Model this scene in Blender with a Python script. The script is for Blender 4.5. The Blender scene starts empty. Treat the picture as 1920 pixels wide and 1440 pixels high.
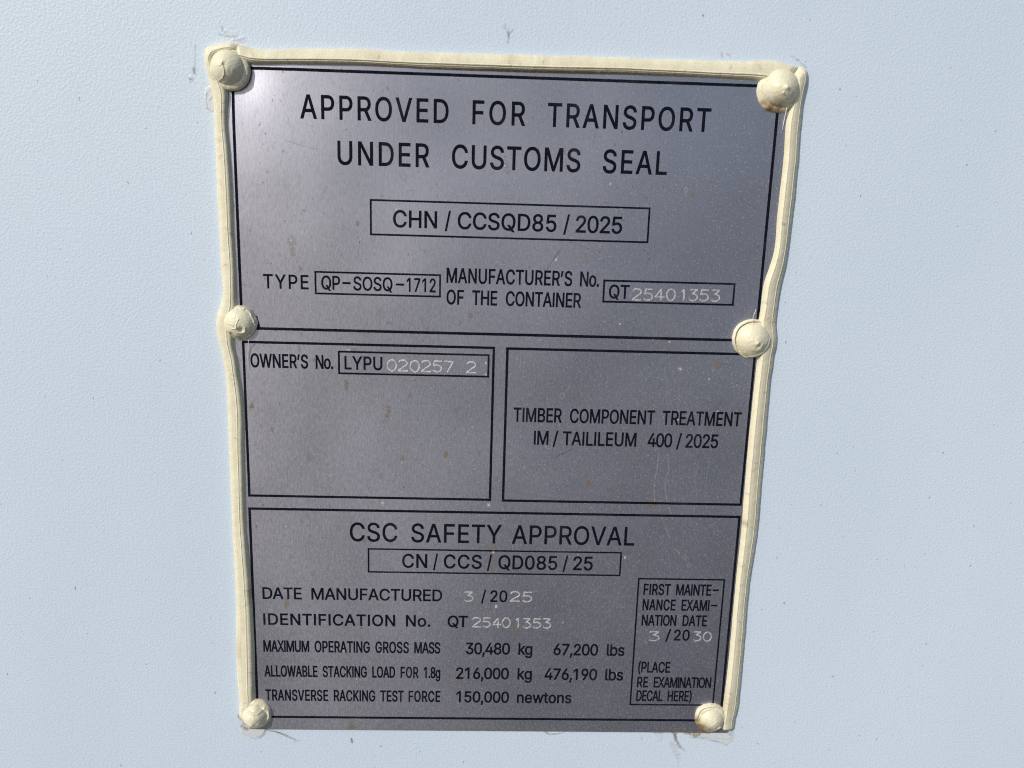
import bpy, bmesh, math
import numpy as np
from mathutils import Matrix, Vector, geometry

# ------------------------------------------------------------------ camera, sky, sun, exposure
MM = 0.001
T = 1.2                                   # the plate's front stands 1.2 mm proud of the wall
CAM_POS = (-7.597, -326.640, 90.974)
CAM_RIGHT = (0.999094, -0.030121, 0.030062)
CAM_UP = (-0.022627, 0.222289, 0.974718)
CAM_BACK = (-0.036042, -0.974515, 0.221406)
LENS = 29.8125

scene = bpy.context.scene
col = scene.collection
cam_data = bpy.data.cameras.new('camera')
cam = bpy.data.objects.new('camera', cam_data)
col.objects.link(cam)
m = Matrix.Identity(4)
for r in range(3):
    m[r][0], m[r][1], m[r][2], m[r][3] = CAM_RIGHT[r], CAM_UP[r], CAM_BACK[r], CAM_POS[r] * MM
cam.matrix_world = m
cam_data.lens = LENS
cam_data.sensor_width = 36.0
cam_data.clip_start = 0.01
cam_data.clip_end = 500.0
cam_data.dof.use_dof = True
cam_data.dof.focus_distance = 0.335
cam_data.dof.aperture_fstop = 14.0
scene.camera = cam

SUN_DIR = Vector((-0.60, -0.61, 0.52)).normalized()      # towards the sun: high, from the front left
SUN_EL = math.asin(SUN_DIR.z)
SUN_AZ = math.atan2(SUN_DIR.x, SUN_DIR.y)
world = bpy.data.worlds.new('World')
scene.world = world
world.use_nodes = True
wn = world.node_tree.nodes
wl = world.node_tree.links
wn.clear()
sky = wn.new('ShaderNodeTexSky')
sky.sky_type = 'NISHITA'
sky.sun_disc = False
sky.sun_elevation = SUN_EL
sky.sun_rotation = SUN_AZ
sky.air_density = 1.0
sky.dust_density = 1.5
bg = wn.new('ShaderNodeBackground')
bg.inputs['Strength'].default_value = 0.10
wo = wn.new('ShaderNodeOutputWorld')
wl.new(sky.outputs[0], bg.inputs[0])
wl.new(bg.outputs[0], wo.inputs[0])
sun_data = bpy.data.lights.new('sun', 'SUN')
sun_data.energy = 3.2
sun_data.angle = math.radians(0.53)
sun_data.color = (1.0, 0.95, 0.87)
sun = bpy.data.objects.new('sun', sun_data)
col.objects.link(sun)
sun.rotation_euler = SUN_DIR.to_track_quat('Z', 'Y').to_euler()
sun.location = SUN_DIR * 3
scene.cycles.filter_width = 1.1
scene.cycles.use_denoising = False          # keeps the fine grain of paint and dust
vs = scene.view_settings
vs.view_transform = 'Standard'
vs.look = 'None'
vs.exposure = 0.0
vs.gamma = 1.0
vs.use_curve_mapping = False

rng = np.random.default_rng(7)

# ------------------------------------------------------------------ measured drawing, in millimetres on the plate
GLYPH = {
    'A': (480, '16,0 201,509 276,509 463,0 395,0 287,302 264,372 232,478 245,478 213,371 191,302 85,0 | 110,142 110,199 370,199 370,142'),
    'B': (456, '60,0 60,509 241,509 274,507 304,501 329,491 350,477 367,461 381,442 390,421 396,398 398,374 397,353 393,336 387,320 378,307 368,295 356,286 315,267 315,262 331,260 347,254 363,245 378,234 391,220 402,203 411,184 416,161 418,136 416,111 410,88 400,67 386,48 368,31 344,18 317,8 284,2 247,0 | 125,57 245,57 281,60 309,67 330,80 344,96 353,115 355,137 354,153 350,169 342,184 333,197 320,209 306,218 289,225 269,229 248,231 125,231 | 125,285 238,285 256,287 273,290 288,296 302,304 314,314 323,326 330,340 335,355 336,372 333,393 326,412 313,429 294,442 270,449 240,452 125,452'),
    'C': (510, '267,-7 225,-3 186,7 150,25 119,49 92,79 70,115 53,157 44,203 40,254 44,305 53,352 70,393 92,429 119,459 150,484 186,501 225,512 267,516 293,514 317,511 340,504 362,496 383,485 402,471 419,456 435,438 448,418 459,397 467,373 473,348 408,348 404,365 397,380 389,395 357,428 315,449 267,456 237,453 209,445 184,432 161,414 141,391 125,364 113,332 106,295 103,254 106,213 113,177 125,145 141,117 161,94 184,76 210,63 237,56 267,53 315,60 357,81 389,114 408,160 473,160 467,135 459,112 448,91 435,71 420,53 402,38 383,24 363,13 341,5 317,-2 293,-6'),
    'D': (502, '219,0 96,0 96,57 215,57 254,60 288,68 318,81 343,99 363,122 379,149 390,181 397,216 399,255 397,294 390,329 379,361 364,388 344,410 320,428 291,441 258,449 221,452 93,452 93,509 225,509 273,505 315,495 353,478 385,455 412,426 433,391 449,351 458,306 462,255 458,205 449,159 433,119 411,83 384,54 351,31 312,14 268,3 | 125,509 125,0 60,0 60,509'),
    'E': (419, '60,0 60,509 372,509 372,452 125,452 125,286 355,286 355,229 125,229 125,57 375,57 375,0'),
    'F': (410, '60,0 60,509 369,509 369,452 125,452 125,278 346,278 346,221 125,221 125,0'),
    'G': (520, '269,-7 225,-3 185,7 149,25 118,49 91,79 69,116 53,157 43,203 40,254 43,305 53,352 69,393 91,429 117,459 149,484 184,501 223,512 265,516 291,514 316,510 340,504 363,494 384,483 403,469 421,453 436,436 449,416 460,395 468,373 474,349 408,349 387,393 356,427 315,448 265,456 236,453 209,445 183,432 160,414 141,392 125,364 113,332 106,295 103,254 106,213 113,177 125,145 141,117 161,95 184,76 210,63 238,56 269,53 296,55 322,61 345,71 365,85 382,102 396,123 407,147 413,173 415,202 434,199 283,199 283,256 478,256 478,200 475,160 466,124 451,91 431,62 406,38 377,19 344,5 308,-4'),
    'H': (517, '60,0 60,509 125,509 125,289 392,289 392,509 457,509 457,0 392,0 392,232 125,232 125,0'),
    'I': (185, '60,0 60,509 125,509 125,0'),
    'J': (396, '185,-7 143,-2 106,11 75,33 52,63 38,100 33,145 33,173 98,173 98,145 100,117 108,93 122,74 139,61 160,53 185,50 209,53 230,61 248,74 261,93 269,117 272,145 272,509 336,509 336,145 332,100 318,63 294,33 263,11 227,-2'),
    'K': (467, '104,145 104,216 139,261 174,303 212,344 364,509 448,509 231,276 228,276 | 60,0 60,509 125,509 125,334 124,225 125,193 125,0 | 372,0 188,259 228,309 449,0'),
    'L': (393, '60,0 60,509 125,509 125,57 361,57 361,0'),
    'M': (628, '60,0 60,509 152,509 277,187 287,159 299,123 311,84 322,49 307,49 318,83 330,121 342,158 352,187 476,509 568,509 568,0 504,0 504,291 504,327 505,369 506,413 507,457 513,457 498,409 482,363 467,322 456,291 342,0 286,0 170,291 159,321 145,361 129,408 112,457 119,457 120,416 121,372 122,328 122,291 122,0'),
    'N': (523, '60,0 60,509 136,509 343,183 363,151 388,107 414,55 405,54 401,108 399,157 399,195 399,509 463,509 463,0 387,0 202,290 177,331 148,381 108,452 119,454 122,384 124,328 125,291 125,0'),
    'O': (533, '267,-7 225,-3 186,7 150,25 119,49 92,79 70,115 53,157 44,203 40,254 44,305 53,352 70,393 92,429 119,459 150,484 186,501 225,512 267,516 309,512 348,501 384,484 415,459 442,429 464,393 480,352 490,305 493,254 490,203 480,157 464,115 442,79 415,49 384,25 348,7 309,-3 | 267,53 296,55 324,63 349,76 372,94 392,116 408,144 420,176 428,213 430,254 428,295 420,332 408,365 392,392 372,415 349,433 324,446 296,453 267,456 237,453 210,445 184,433 161,415 142,392 125,364 113,332 106,295 103,254 106,213 113,176 125,144 142,117 161,94 184,76 210,63 237,55'),
    'P': (445, '60,0 60,509 235,509 272,506 305,499 332,487 356,471 375,452 390,430 400,404 407,377 409,348 407,318 400,291 390,265 375,243 356,223 332,207 305,195 272,188 235,186 109,186 109,242 233,242 257,244 279,248 297,256 312,266 324,279 333,294 339,310 343,328 344,348 343,367 339,385 333,402 324,416 312,428 297,439 279,446 257,451 232,452 125,452 125,0'),
    'Q': (533, '245,159 313,159 369,85 384,65 468,-48 401,-48 346,27 331,46 | 267,-7 225,-3 186,7 150,25 119,49 92,79 70,115 53,157 44,203 40,254 44,305 53,352 70,393 92,429 119,459 150,484 186,501 225,512 267,516 309,512 348,501 384,484 415,459 442,429 464,393 480,352 490,305 493,254 490,203 480,157 464,115 442,79 415,49 384,25 348,7 309,-3 | 267,53 296,55 324,63 349,76 372,94 392,116 408,144 420,176 428,213 430,254 428,295 420,332 408,365 392,392 372,415 349,433 324,446 296,453 267,456 237,453 210,445 184,433 161,415 142,392 125,364 113,332 106,295 103,254 106,213 113,176 125,144 142,117 161,94 184,76 210,63 237,55'),
    'R': (449, '60,0 60,509 236,509 273,506 305,500 333,489 356,473 376,455 390,433 401,408 407,381 409,352 407,323 401,296 390,271 376,250 356,232 333,217 305,206 273,200 236,198 96,198 96,255 234,255 258,256 280,260 298,267 313,276 325,287 334,300 340,316 344,333 345,352 344,371 340,389 334,405 325,419 313,430 298,440 279,446 258,451 233,452 125,452 125,0 | 353,0 230,229 303,229 428,0'),
    'S': (447, '224,-9 188,-7 156,-1 128,9 102,23 81,40 64,60 51,83 42,109 38,137 104,137 108,118 114,102 123,88 136,76 150,66 166,59 185,53 204,50 224,49 246,50 267,54 286,60 303,69 317,79 329,92 338,106 344,122 346,139 344,154 340,168 332,179 322,189 310,197 296,205 245,222 184,239 145,253 112,269 86,289 67,313 56,341 52,372 54,400 62,425 75,448 92,468 113,484 138,498 165,508 195,514 227,516 259,514 289,508 316,498 340,484 360,468 377,449 390,427 398,403 401,378 337,378 332,402 320,421 302,437 280,449 254,456 225,459 204,457 185,454 167,448 152,440 139,430 129,418 121,405 117,391 115,376 117,359 122,345 131,334 142,324 155,315 169,308 212,293 264,279 312,264 359,238 372,226 384,213 395,198 402,180 407,161 408,139 406,112 399,87 386,64 370,43 349,25 323,11 294,0 261,-7'),
    'T': (449, '32,452 32,509 417,509 417,452 257,452 257,0 193,0 193,452'),
    'U': (517, '259,-8 220,-6 186,2 154,15 126,33 103,55 85,80 71,108 63,140 60,173 60,509 124,509 124,178 126,155 132,133 141,113 153,95 169,80 187,68 208,59 232,53 259,52 285,53 309,59 331,68 349,80 364,95 377,113 385,133 391,155 393,178 393,509 457,509 457,173 454,140 446,108 433,80 414,55 391,33 363,15 332,2 297,-6'),
    'V': (480, '204,0 16,509 84,509 192,206 215,137 248,31 235,31 267,138 290,206 395,509 463,509 278,0'),
    'W': (686, '155,0 16,509 82,509 163,196 175,145 187,94 197,40 189,40 200,94 211,145 224,196 306,509 380,509 462,196 474,145 486,94 497,40 488,40 499,94 510,145 523,196 603,509 670,509 530,0 455,0 368,323 351,391 336,475 350,475 335,395 318,323 230,0'),
    'X': (474, '18,0 217,284 217,236 29,509 104,509 178,400 204,361 223,329 243,292 232,292 252,329 272,361 298,400 374,509 446,509 259,239 259,287 456,0 382,0 292,129 268,165 250,195 230,231 244,231 225,196 206,166 182,129 91,0'),
    'Y': (472, '203,0 203,208 16,509 91,509 192,344 222,292 250,230 224,230 251,293 280,344 381,509 455,509 268,208 268,0'),
    'Z': (438, '42,0 42,46 273,385 306,431 341,476 348,454 285,452 223,452 40,452 40,509 397,509 397,462 169,129 134,81 97,33 90,54 152,57 214,57 399,57 399,0'),
    '0': (453, '227,-7 191,-3 158,7 130,24 105,48 85,77 69,113 57,155 50,202 48,254 50,306 57,353 69,395 85,431 106,461 130,484 159,502 191,512 227,516 262,512 295,502 323,484 348,461 368,431 384,395 396,353 403,306 405,254 403,202 396,155 384,113 368,77 348,48 323,24 295,7 263,-3 | 227,50 250,52 271,60 290,74 306,92 320,116 330,144 338,176 342,213 344,254 342,295 338,332 330,365 320,393 306,416 290,435 271,449 250,457 227,460 203,457 182,449 163,435 147,416 134,393 123,365 115,332 111,295 109,254 111,213 115,176 123,144 134,116 147,92 163,74 182,60 203,52'),
    '1': (453, '276,509 276,0 212,0 212,448 209,448 86,358 86,427 198,509'),
    '2': (453, '64,0 64,47 234,229 282,282 311,327 316,341 319,356 320,371 319,389 315,405 308,419 298,431 287,441 273,449 258,455 241,458 224,460 205,458 188,454 172,447 159,438 148,427 139,413 132,398 128,381 127,362 66,362 68,391 75,418 86,442 102,464 121,482 143,496 168,507 196,513 225,516 254,513 281,507 306,497 328,482 346,465 361,445 372,423 379,398 381,372 380,354 377,336 371,318 363,299 351,280 336,259 267,180 153,60 153,57 389,57 389,0'),
    '3': (453, '218,-7 188,-5 159,1 133,10 108,22 88,38 70,57 57,79 48,104 44,132 109,132 112,115 118,100 126,87 137,76 150,66 165,59 182,54 200,51 219,50 239,51 258,55 275,61 291,69 304,80 315,93 323,108 328,125 329,145 328,163 323,180 316,196 306,211 292,223 275,234 254,241 229,246 201,248 157,248 157,299 288,448 288,452 70,452 70,509 372,509 372,461 211,278 211,289 247,290 279,286 308,276 333,262 354,244 371,222 383,198 391,173 393,145 390,116 383,90 370,66 354,45 333,27 309,12 281,2 251,-5'),
    '4': (453, '40,105 40,158 247,509 311,509 109,166 109,163 413,163 413,105 | 282,0 282,121 282,146 282,318 343,318 343,0'),
    '5': (453, '221,-7 192,-5 165,1 140,11 118,25 99,41 83,60 71,82 63,105 60,130 122,130 125,115 130,102 138,89 148,78 160,68 173,60 188,54 204,51 221,50 241,51 259,56 276,64 291,75 304,89 314,104 322,122 326,141 328,162 326,183 321,203 314,221 303,237 290,251 275,262 257,270 238,275 218,277 167,268 152,262 139,255 128,246 67,253 96,509 366,509 366,452 151,452 134,301 136,301 148,311 162,318 178,325 194,330 212,333 229,334 252,332 274,328 294,321 313,311 330,299 345,285 358,269 370,251 379,231 386,210 390,187 391,163 388,132 381,102 369,76 352,52 332,32 309,15 282,3 253,-4'),
    '6': (453, '226,-7 196,-4 168,3 142,15 119,31 100,51 84,74 73,101 66,130 64,162 65,187 71,212 80,239 93,268 112,302 137,340 252,509 322,509 151,261 145,261 165,288 196,307 235,314 265,312 291,305 316,295 337,280 355,262 370,240 380,215 387,187 389,157 387,127 379,98 368,73 352,50 333,30 310,14 284,3 257,-4 | 226,48 245,50 263,55 279,63 293,73 304,86 314,101 322,119 326,137 327,157 326,178 322,196 314,213 304,228 293,241 279,251 263,259 245,264 226,265 207,264 190,259 174,252 160,241 148,229 138,214 131,197 126,179 125,158 126,138 131,119 138,102 148,86 160,73 174,63 190,55 207,50'),
    '7': (453, '97,0 323,448 323,452 62,452 62,509 391,509 391,449 165,0'),
    '8': (453, '226,-7 193,-5 163,1 136,11 111,25 91,42 74,62 62,84 54,109 52,135 53,156 58,176 65,195 75,212 87,228 101,241 117,252 134,260 153,265 153,267 129,276 109,289 93,308 80,330 73,354 70,380 73,405 79,429 90,450 106,469 124,485 146,498 170,508 197,514 226,516 255,514 282,508 306,498 328,485 346,469 361,450 373,429 379,405 382,380 379,354 372,330 359,308 343,289 323,276 300,267 300,265 319,260 335,252 351,241 365,228 377,212 387,195 395,176 399,156 401,135 398,109 391,84 378,62 362,42 341,25 317,11 289,1 259,-5 | 226,49 248,50 267,54 285,60 300,69 313,79 323,91 331,106 335,121 337,139 335,157 330,173 322,189 312,202 298,213 283,223 265,230 247,234 226,235 206,234 187,230 169,223 154,213 140,202 130,189 122,173 117,157 115,139 117,121 121,106 129,91 139,79 152,69 167,60 185,54 205,50 | 226,290 244,291 260,294 274,300 287,308 298,318 307,330 314,344 318,359 319,376 318,392 314,407 308,420 299,432 288,442 275,449 260,455 244,459 226,460 208,459 192,455 177,449 164,442 153,432 145,420 138,407 134,392 133,376 134,359 138,344 145,330 154,318 165,308 178,300 193,294 209,291'),
    '9': (453, '226,516 256,513 285,506 310,494 333,478 352,458 368,434 380,408 387,378 389,347 387,322 382,296 373,270 359,240 340,207 315,168 200,0 130,0 301,248 307,248 287,221 257,202 218,195 188,197 161,203 137,214 116,229 98,247 83,269 72,294 66,321 64,352 66,382 73,411 85,436 101,459 120,479 143,494 168,506 196,513 | 226,460 207,459 190,454 174,446 160,435 148,423 138,407 131,390 127,372 125,352 127,331 131,313 138,295 148,280 160,268 174,257 190,250 207,245 226,243 245,245 263,249 279,257 293,267 305,280 314,295 322,312 326,330 327,350 326,371 322,390 314,407 305,422 293,435 279,446 263,454 245,459'),
    '/': (249, '235,533 71,-76 14,-76 178,533'),
    '(': (273, '89,207 90,244 94,283 101,324 109,364 119,403 132,441 145,477 160,510 177,539 236,539 191,428 161,313 156,276 152,241 151,207 160,115 188,16 236,-96 177,-96 150,-46 128,4 111,55 99,106 92,156'),
    ')': (273, '37,-96 86,18 113,116 122,207 121,241 117,276 112,313 82,428 37,539 97,539 113,510 128,477 142,441 154,403 164,364 173,323 179,283 183,244 184,207 182,156 174,104 161,53 144,3 123,-47 97,-96'),
    '.': (188, '95,-4 83,-3 73,1 63,9 55,18 51,29 50,41 51,53 55,64 63,73 73,81 83,85 95,87 107,85 118,81 128,73 135,64 140,53 141,41 140,29 135,18 128,9 118,1 107,-3'),
    ',': (188, '38,-119 68,71 137,71 84,-119'),
    "'": (206, '78,318 70,509 136,509 128,318'),
    '-': (453, '337,244 337,188 114,188 114,244'),
    'a': (389, '160,-9 137,-7 115,-3 94,5 76,15 60,29 48,45 38,63 32,84 30,108 32,128 36,146 43,161 53,174 64,184 78,193 125,211 178,220 234,227 265,235 271,240 274,246 276,255 276,257 275,272 272,285 267,297 260,307 251,315 240,322 227,327 212,330 196,331 178,330 163,327 149,322 118,301 100,274 41,291 51,313 64,331 79,346 95,358 114,368 133,375 153,380 173,383 194,384 239,379 286,360 300,350 312,336 322,320 330,301 335,278 337,251 337,0 277,0 277,52 272,52 252,25 215,1 199,-4 181,-7 | 170,45 192,47 211,51 228,59 242,68 254,80 263,93 270,108 274,122 276,138 276,190 259,182 231,176 200,171 175,168 134,159 122,153 112,147 103,139 97,130 93,118 92,105 93,93 96,82 102,72 109,64 119,57 130,52'),
    'b': (424, '229,-8 208,-7 189,-3 172,4 138,31 118,59 112,59 112,0 53,0 53,509 114,509 114,319 118,319 137,346 171,373 188,379 207,383 229,384 259,382 287,374 313,361 335,342 354,320 370,293 381,261 388,227 390,189 388,151 381,116 370,84 355,57 336,34 313,16 288,3 260,-6 | 220,47 242,49 262,55 279,66 294,80 306,97 316,117 323,139 327,163 328,189 327,215 323,239 316,261 307,281 295,298 280,311 262,322 243,328 220,330 198,328 178,322 161,312 147,299 134,282 125,263 118,241 114,216 113,189 114,162 118,138 125,115 135,95 147,78 162,65 179,55 198,49'),
    'e': (404, '212,-8 177,-5 145,3 117,16 92,35 72,58 56,85 44,116 37,150 34,187 36,224 44,258 55,290 71,317 91,340 115,359 142,373 172,382 205,384 226,383 246,380 266,374 285,366 303,355 319,341 334,324 347,305 357,282 365,256 370,227 371,194 371,169 75,169 75,221 338,221 310,202 308,226 304,248 298,269 288,286 277,301 263,314 246,323 227,328 205,330 183,328 164,323 146,313 131,301 119,286 109,270 102,251 97,231 96,211 96,178 98,151 102,127 110,106 121,88 135,73 151,61 169,53 190,48 212,46 254,53 285,73 306,105 365,91 358,72 348,55 335,39 320,26 302,14 283,4 261,-3 237,-7'),
    'g': (425, '207,-151 180,-149 156,-146 134,-140 114,-132 97,-122 82,-110 70,-97 59,-84 51,-69 101,-41 122,-66 154,-88 169,-93 187,-96 207,-97 236,-95 261,-87 282,-75 298,-58 308,-34 311,-6 311,68 306,68 287,41 252,16 236,10 217,6 195,5 165,7 138,14 113,27 90,43 71,65 55,90 43,120 36,154 34,191 36,229 43,263 55,293 71,320 90,342 112,361 138,374 166,382 196,384 218,383 237,379 253,373 288,346 308,319 313,319 313,379 372,379 372,-9 370,-40 363,-67 350,-90 334,-109 314,-124 291,-136 265,-144 237,-149 | 205,59 227,61 246,66 264,75 278,87 290,103 300,121 307,142 311,166 312,193 311,219 307,242 300,264 291,283 279,299 264,312 247,322 227,328 205,330 182,328 163,322 145,312 130,298 118,282 109,262 102,241 98,218 96,193 98,167 102,144 109,123 118,104 131,88 145,76 163,66 183,61'),
    'k': (381, '110,137 110,212 121,212 284,379 360,379 184,199 177,199 | 53,0 53,509 114,509 114,0 | 294,0 148,186 191,229 372,0'),
    'l': (189, '139,-2 112,0 91,8 74,20 62,37 55,59 53,84 53,509 114,509 114,99 114,83 117,71 120,62 126,57 135,53 146,52 160,53 170,54 181,3 162,-1'),
    'n': (410, '114,227 114,0 53,0 53,379 112,379 112,287 102,287 116,319 132,344 152,362 175,374 200,382 227,384 252,383 275,377 295,369 313,356 328,340 341,321 350,298 355,271 357,240 357,0 296,0 296,235 293,263 286,286 273,304 256,318 235,326 210,329 192,328 176,324 161,317 147,308 136,297 126,283 119,266 115,248'),
    'o': (415, '207,-8 174,-5 144,3 117,16 93,35 72,58 56,85 44,116 37,150 34,187 37,225 44,260 56,291 72,318 93,341 117,360 144,374 174,382 207,384 241,382 271,374 299,360 323,341 343,318 359,291 371,260 379,225 381,187 379,150 371,116 359,85 343,58 323,35 299,16 271,3 241,-5 | 207,46 231,49 252,55 270,66 285,80 298,97 307,117 314,139 318,163 319,187 318,212 314,236 307,258 298,278 285,296 270,310 252,321 231,328 207,330 184,328 163,321 145,310 130,296 118,278 108,258 102,236 98,212 96,187 98,163 102,139 108,117 118,97 130,80 145,66 163,55 184,49'),
    's': (365, '182,-8 157,-7 133,-3 112,3 93,12 76,24 62,38 50,54 41,73 36,94 94,107 101,87 111,72 124,60 141,52 160,47 181,45 206,47 227,53 244,62 258,74 265,88 268,103 266,115 262,126 254,136 243,144 229,150 212,155 149,170 118,180 92,192 72,208 58,227 50,249 47,274 49,295 55,314 65,332 79,347 95,360 115,370 137,378 161,383 187,384 212,383 234,379 254,372 271,363 286,352 299,339 309,324 318,308 324,290 268,277 262,291 254,304 243,316 228,325 210,331 187,333 166,331 147,326 131,317 119,305 111,292 109,277 110,264 115,253 124,243 136,235 152,229 172,223 229,209 261,200 287,187 306,171 320,153 328,131 331,107 329,85 323,65 312,47 298,31 281,18 260,6 236,-2 210,-7'),
    't': (227, '204,379 204,327 6,327 6,379 | 65,471 126,471 126,98 127,83 130,70 136,61 144,55 156,51 170,50 185,51 202,54 213,2 192,-3 168,-4 138,-1 113,7 92,21 77,41 68,64 65,93'),
    'w': (567, '138,0 23,379 87,379 133,214 154,137 175,41 165,41 186,135 206,214 252,379 316,379 362,214 382,136 402,41 391,41 413,135 434,214 480,379 545,379 429,0 368,0 319,172 305,225 291,280 277,338 291,338 277,280 263,225 248,172 199,0'),
}
LINES = [
    ["print",0.8,0.11,8.18,114.73,[["APPROVED",-75.83,-21.83],["FOR",-13.12,6.32],["TRANSPORT",14.49,75.02]],"-"],
    ["print",0.8,0.11,8.27,98.81,[["UNDER",-62.54,-28.72],["CUSTOMS",-20.43,27.39],["SEAL",35.8,60.0]],"-"],
    ["print",0.93,0.09,6.15,76.59,[["CHN",-42.15,-25.63],["/",-22.72,-20.51],["CCSQD85",-17.9,19.43],["/",22.07,24.4],["2025",26.73,44.42]],"number"],
    ["print",0.86,0.06,5.27,52.28,[["TYPE",-91.28,-74.17]],"-"],
    ["print",0.78,0.07,5.1,52.42,[["QP",-69.41,-62.24],["-",-61.43,-58.29],["SOSQ",-57.28,-42.37],["-",-41.15,-37.9],["1712",-36.98,-25.88]],"type"],
    ["print",0.68,0.09,5.51,56.25,[["MANUFACTURER'S",-21.85,26.35],["No.",29.34,36.76]],"-"],
    ["print",0.68,0.09,5.46,47.97,[["OF",-21.75,-15.09],["THE",-11.91,-2.25],["CONTAINER",1.04,30.15]],"-"],
    ["print",0.84,0.08,5.15,51.91,[["QT",40.71,48.69]],"maker"],
    ["print",0.66,0.1,5.29,21.46,[["OWNER'S",-97.27,-75.07],["No.",-72.19,-65.38]],"-"],
    ["print",0.82,0.09,5.09,21.47,[["LYPU",-61.04,-46.35]],"owner"],
    ["print",0.68,0.09,5.63,1.78,[["TIMBER",5.42,24.69],["COMPONENT",27.89,61.95],["TREATMENT",64.96,96.85]],"-"],
    ["print",0.76,0.08,5.59,-7.57,[["IM",13.83,19.73],["/",21.44,23.59],["TAILILEUM",25.41,55.12],["400",59.7,69.62],["/",71.35,73.41],["2025",75.04,88.29]],"-"],
    ["print",0.86,0.07,7.98,-50.26,[["CSC",-59.85,-40.53],["SAFETY",-34.87,2.07],["APPROVAL",6.35,57.02]],"-"],
    ["print",0.9,0.09,5.96,-61.6,[["CN",-38.56,-28.24],["/",-25.83,-23.85],["CCS",-21.43,-5.79],["/",-3.58,-1.59],["QD085",1.06,25.53],["/",27.76,29.98],["25",32.09,40.32]],"csc"],
    ["print",0.95,0.08,5.08,-76.47,[["DATE",-96.06,-79.96],["MANUFACTURED",-76.01,-21.92],["/",-5.69,-3.68],["20",-1.9,5.24]],"-"],
    ["print",0.97,0.1,5.02,-88.19,[["IDENTIFICATION",-96.13,-41.42],["No.",-36.96,-26.69],["QT",-19.54,-11.03]],"-"],
    ["print",0.58,0.1,5.05,-100.58,[["MAXIMUM",-96.55,-77.43],["OPERATING",-75.2,-52.03],["GROSS",-49.79,-35.65],["MASS",-33.4,-22.42]],"-"],
    ["print",0.85,0.1,5.19,-100.72,[["30,480",-11.7,7.07],["kg",10.64,16.6],["67,200",25.58,44.62],["lbs",48.27,55.94]],"-"],
    ["print",0.53,0.1,5.05,-112.22,[["ALLOWABLE",-96.51,-74.17],["STACKING",-72.08,-53.4],["LOAD",-51.14,-41.43],["FOR",-39.17,-31.58],["1.8g",-29.32,-22.29]],"-"],
    ["print",0.85,0.1,5.21,-112.42,[["216,000",-15.59,6.96],["kg",10.62,16.79],["476,190",22.17,44.78],["lbs",48.23,56.06]],"-"],
    ["print",0.56,0.1,5.07,-123.58,[["TRANSVERSE",-96.45,-69.92],["RACKING",-67.54,-49.92],["TEST",-47.8,-37.79],["FORCE",-35.74,-22.16]],"-"],
    ["print",0.85,0.1,5.14,-123.65,[["150,000",-15.3,7.29],["newtons",10.74,34.26]],"-"],
    ["print",0.62,0.09,4.86,-72.28,[["FIRST",62.22,73.72],["MAINTE",75.98,90.92],["-",91.49,94.1]],"exam"],
    ["print",0.6,0.09,4.83,-79.3,[["NANCE",62.23,76.27],["EXAMI",78.77,90.7],["-",91.27,94.0]],"exam"],
    ["print",0.62,0.09,4.82,-86.42,[["NATION",62.35,77.14],["DATE",79.76,90.26]],"exam"],
    ["print",0.85,0.08,4.86,-93.2,[["/",72.95,75.23],["20",76.6,83.36]],"exam"],
    ["print",0.6,0.08,4.94,-108.5,[["(PLACE",62.27,76.1]],"exam"],
    ["print",0.6,0.08,4.86,-115.62,[["RE",62.25,67.0],["EXAMINATION",69.43,94.4]],"exam"],
    ["print",0.55,0.08,4.91,-122.19,[["DECAL",62.31,73.83],["HERE)",75.92,86.42]],"exam"],
]
STAMPS = [
    ["25401353",50.07,84.1,51.43,51.7,4.44,"maker",0.8],
    ["020257 2",-44.28,-9.71,21.14,21.1,4.47,"owner",1.0],
    ["3",-12.81,-8.91,-76.33,-76.35,4.23,"-",0.75],
    ["25",6.58,15.74,-76.29,-76.28,4.49,"-",0.8],
    ["25401353",-9.01,24.06,-88.25,-88.3,4.43,"-",0.8],
    ["3",65.88,70.45,-93.47,-93.48,4.23,"exam",0.7],
    ["30",84.86,92.89,-93.35,-93.42,4.24,"exam",0.7],
]
BOXES = [
    ["number",-50.45,73.62,54.41,86.28,0.61],
    ["type",-71.58,50.79,-24.28,58.98,0.61],
    ["maker",38.7,50.55,89.32,58.65,0.66],
    ["owner",-63.17,19.78,-5.03,28.38,0.66],
    ["csc",-52.33,-63.74,51.81,-53.59,0.58],
    ["exam",59.92,-124.02,96.0,-65.04,0.6],
    ["transport_panel",-99.98,36.7,99.63,131.5,1.0],
    ["owner_panel",-99.78,-31.34,-3.08,31.32,0.9],
    ["timber_panel",2.23,-31.57,99.84,31.2,0.92],
    ["safety_panel",-99.94,-131.5,99.88,-36.91,0.96],
]
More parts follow.
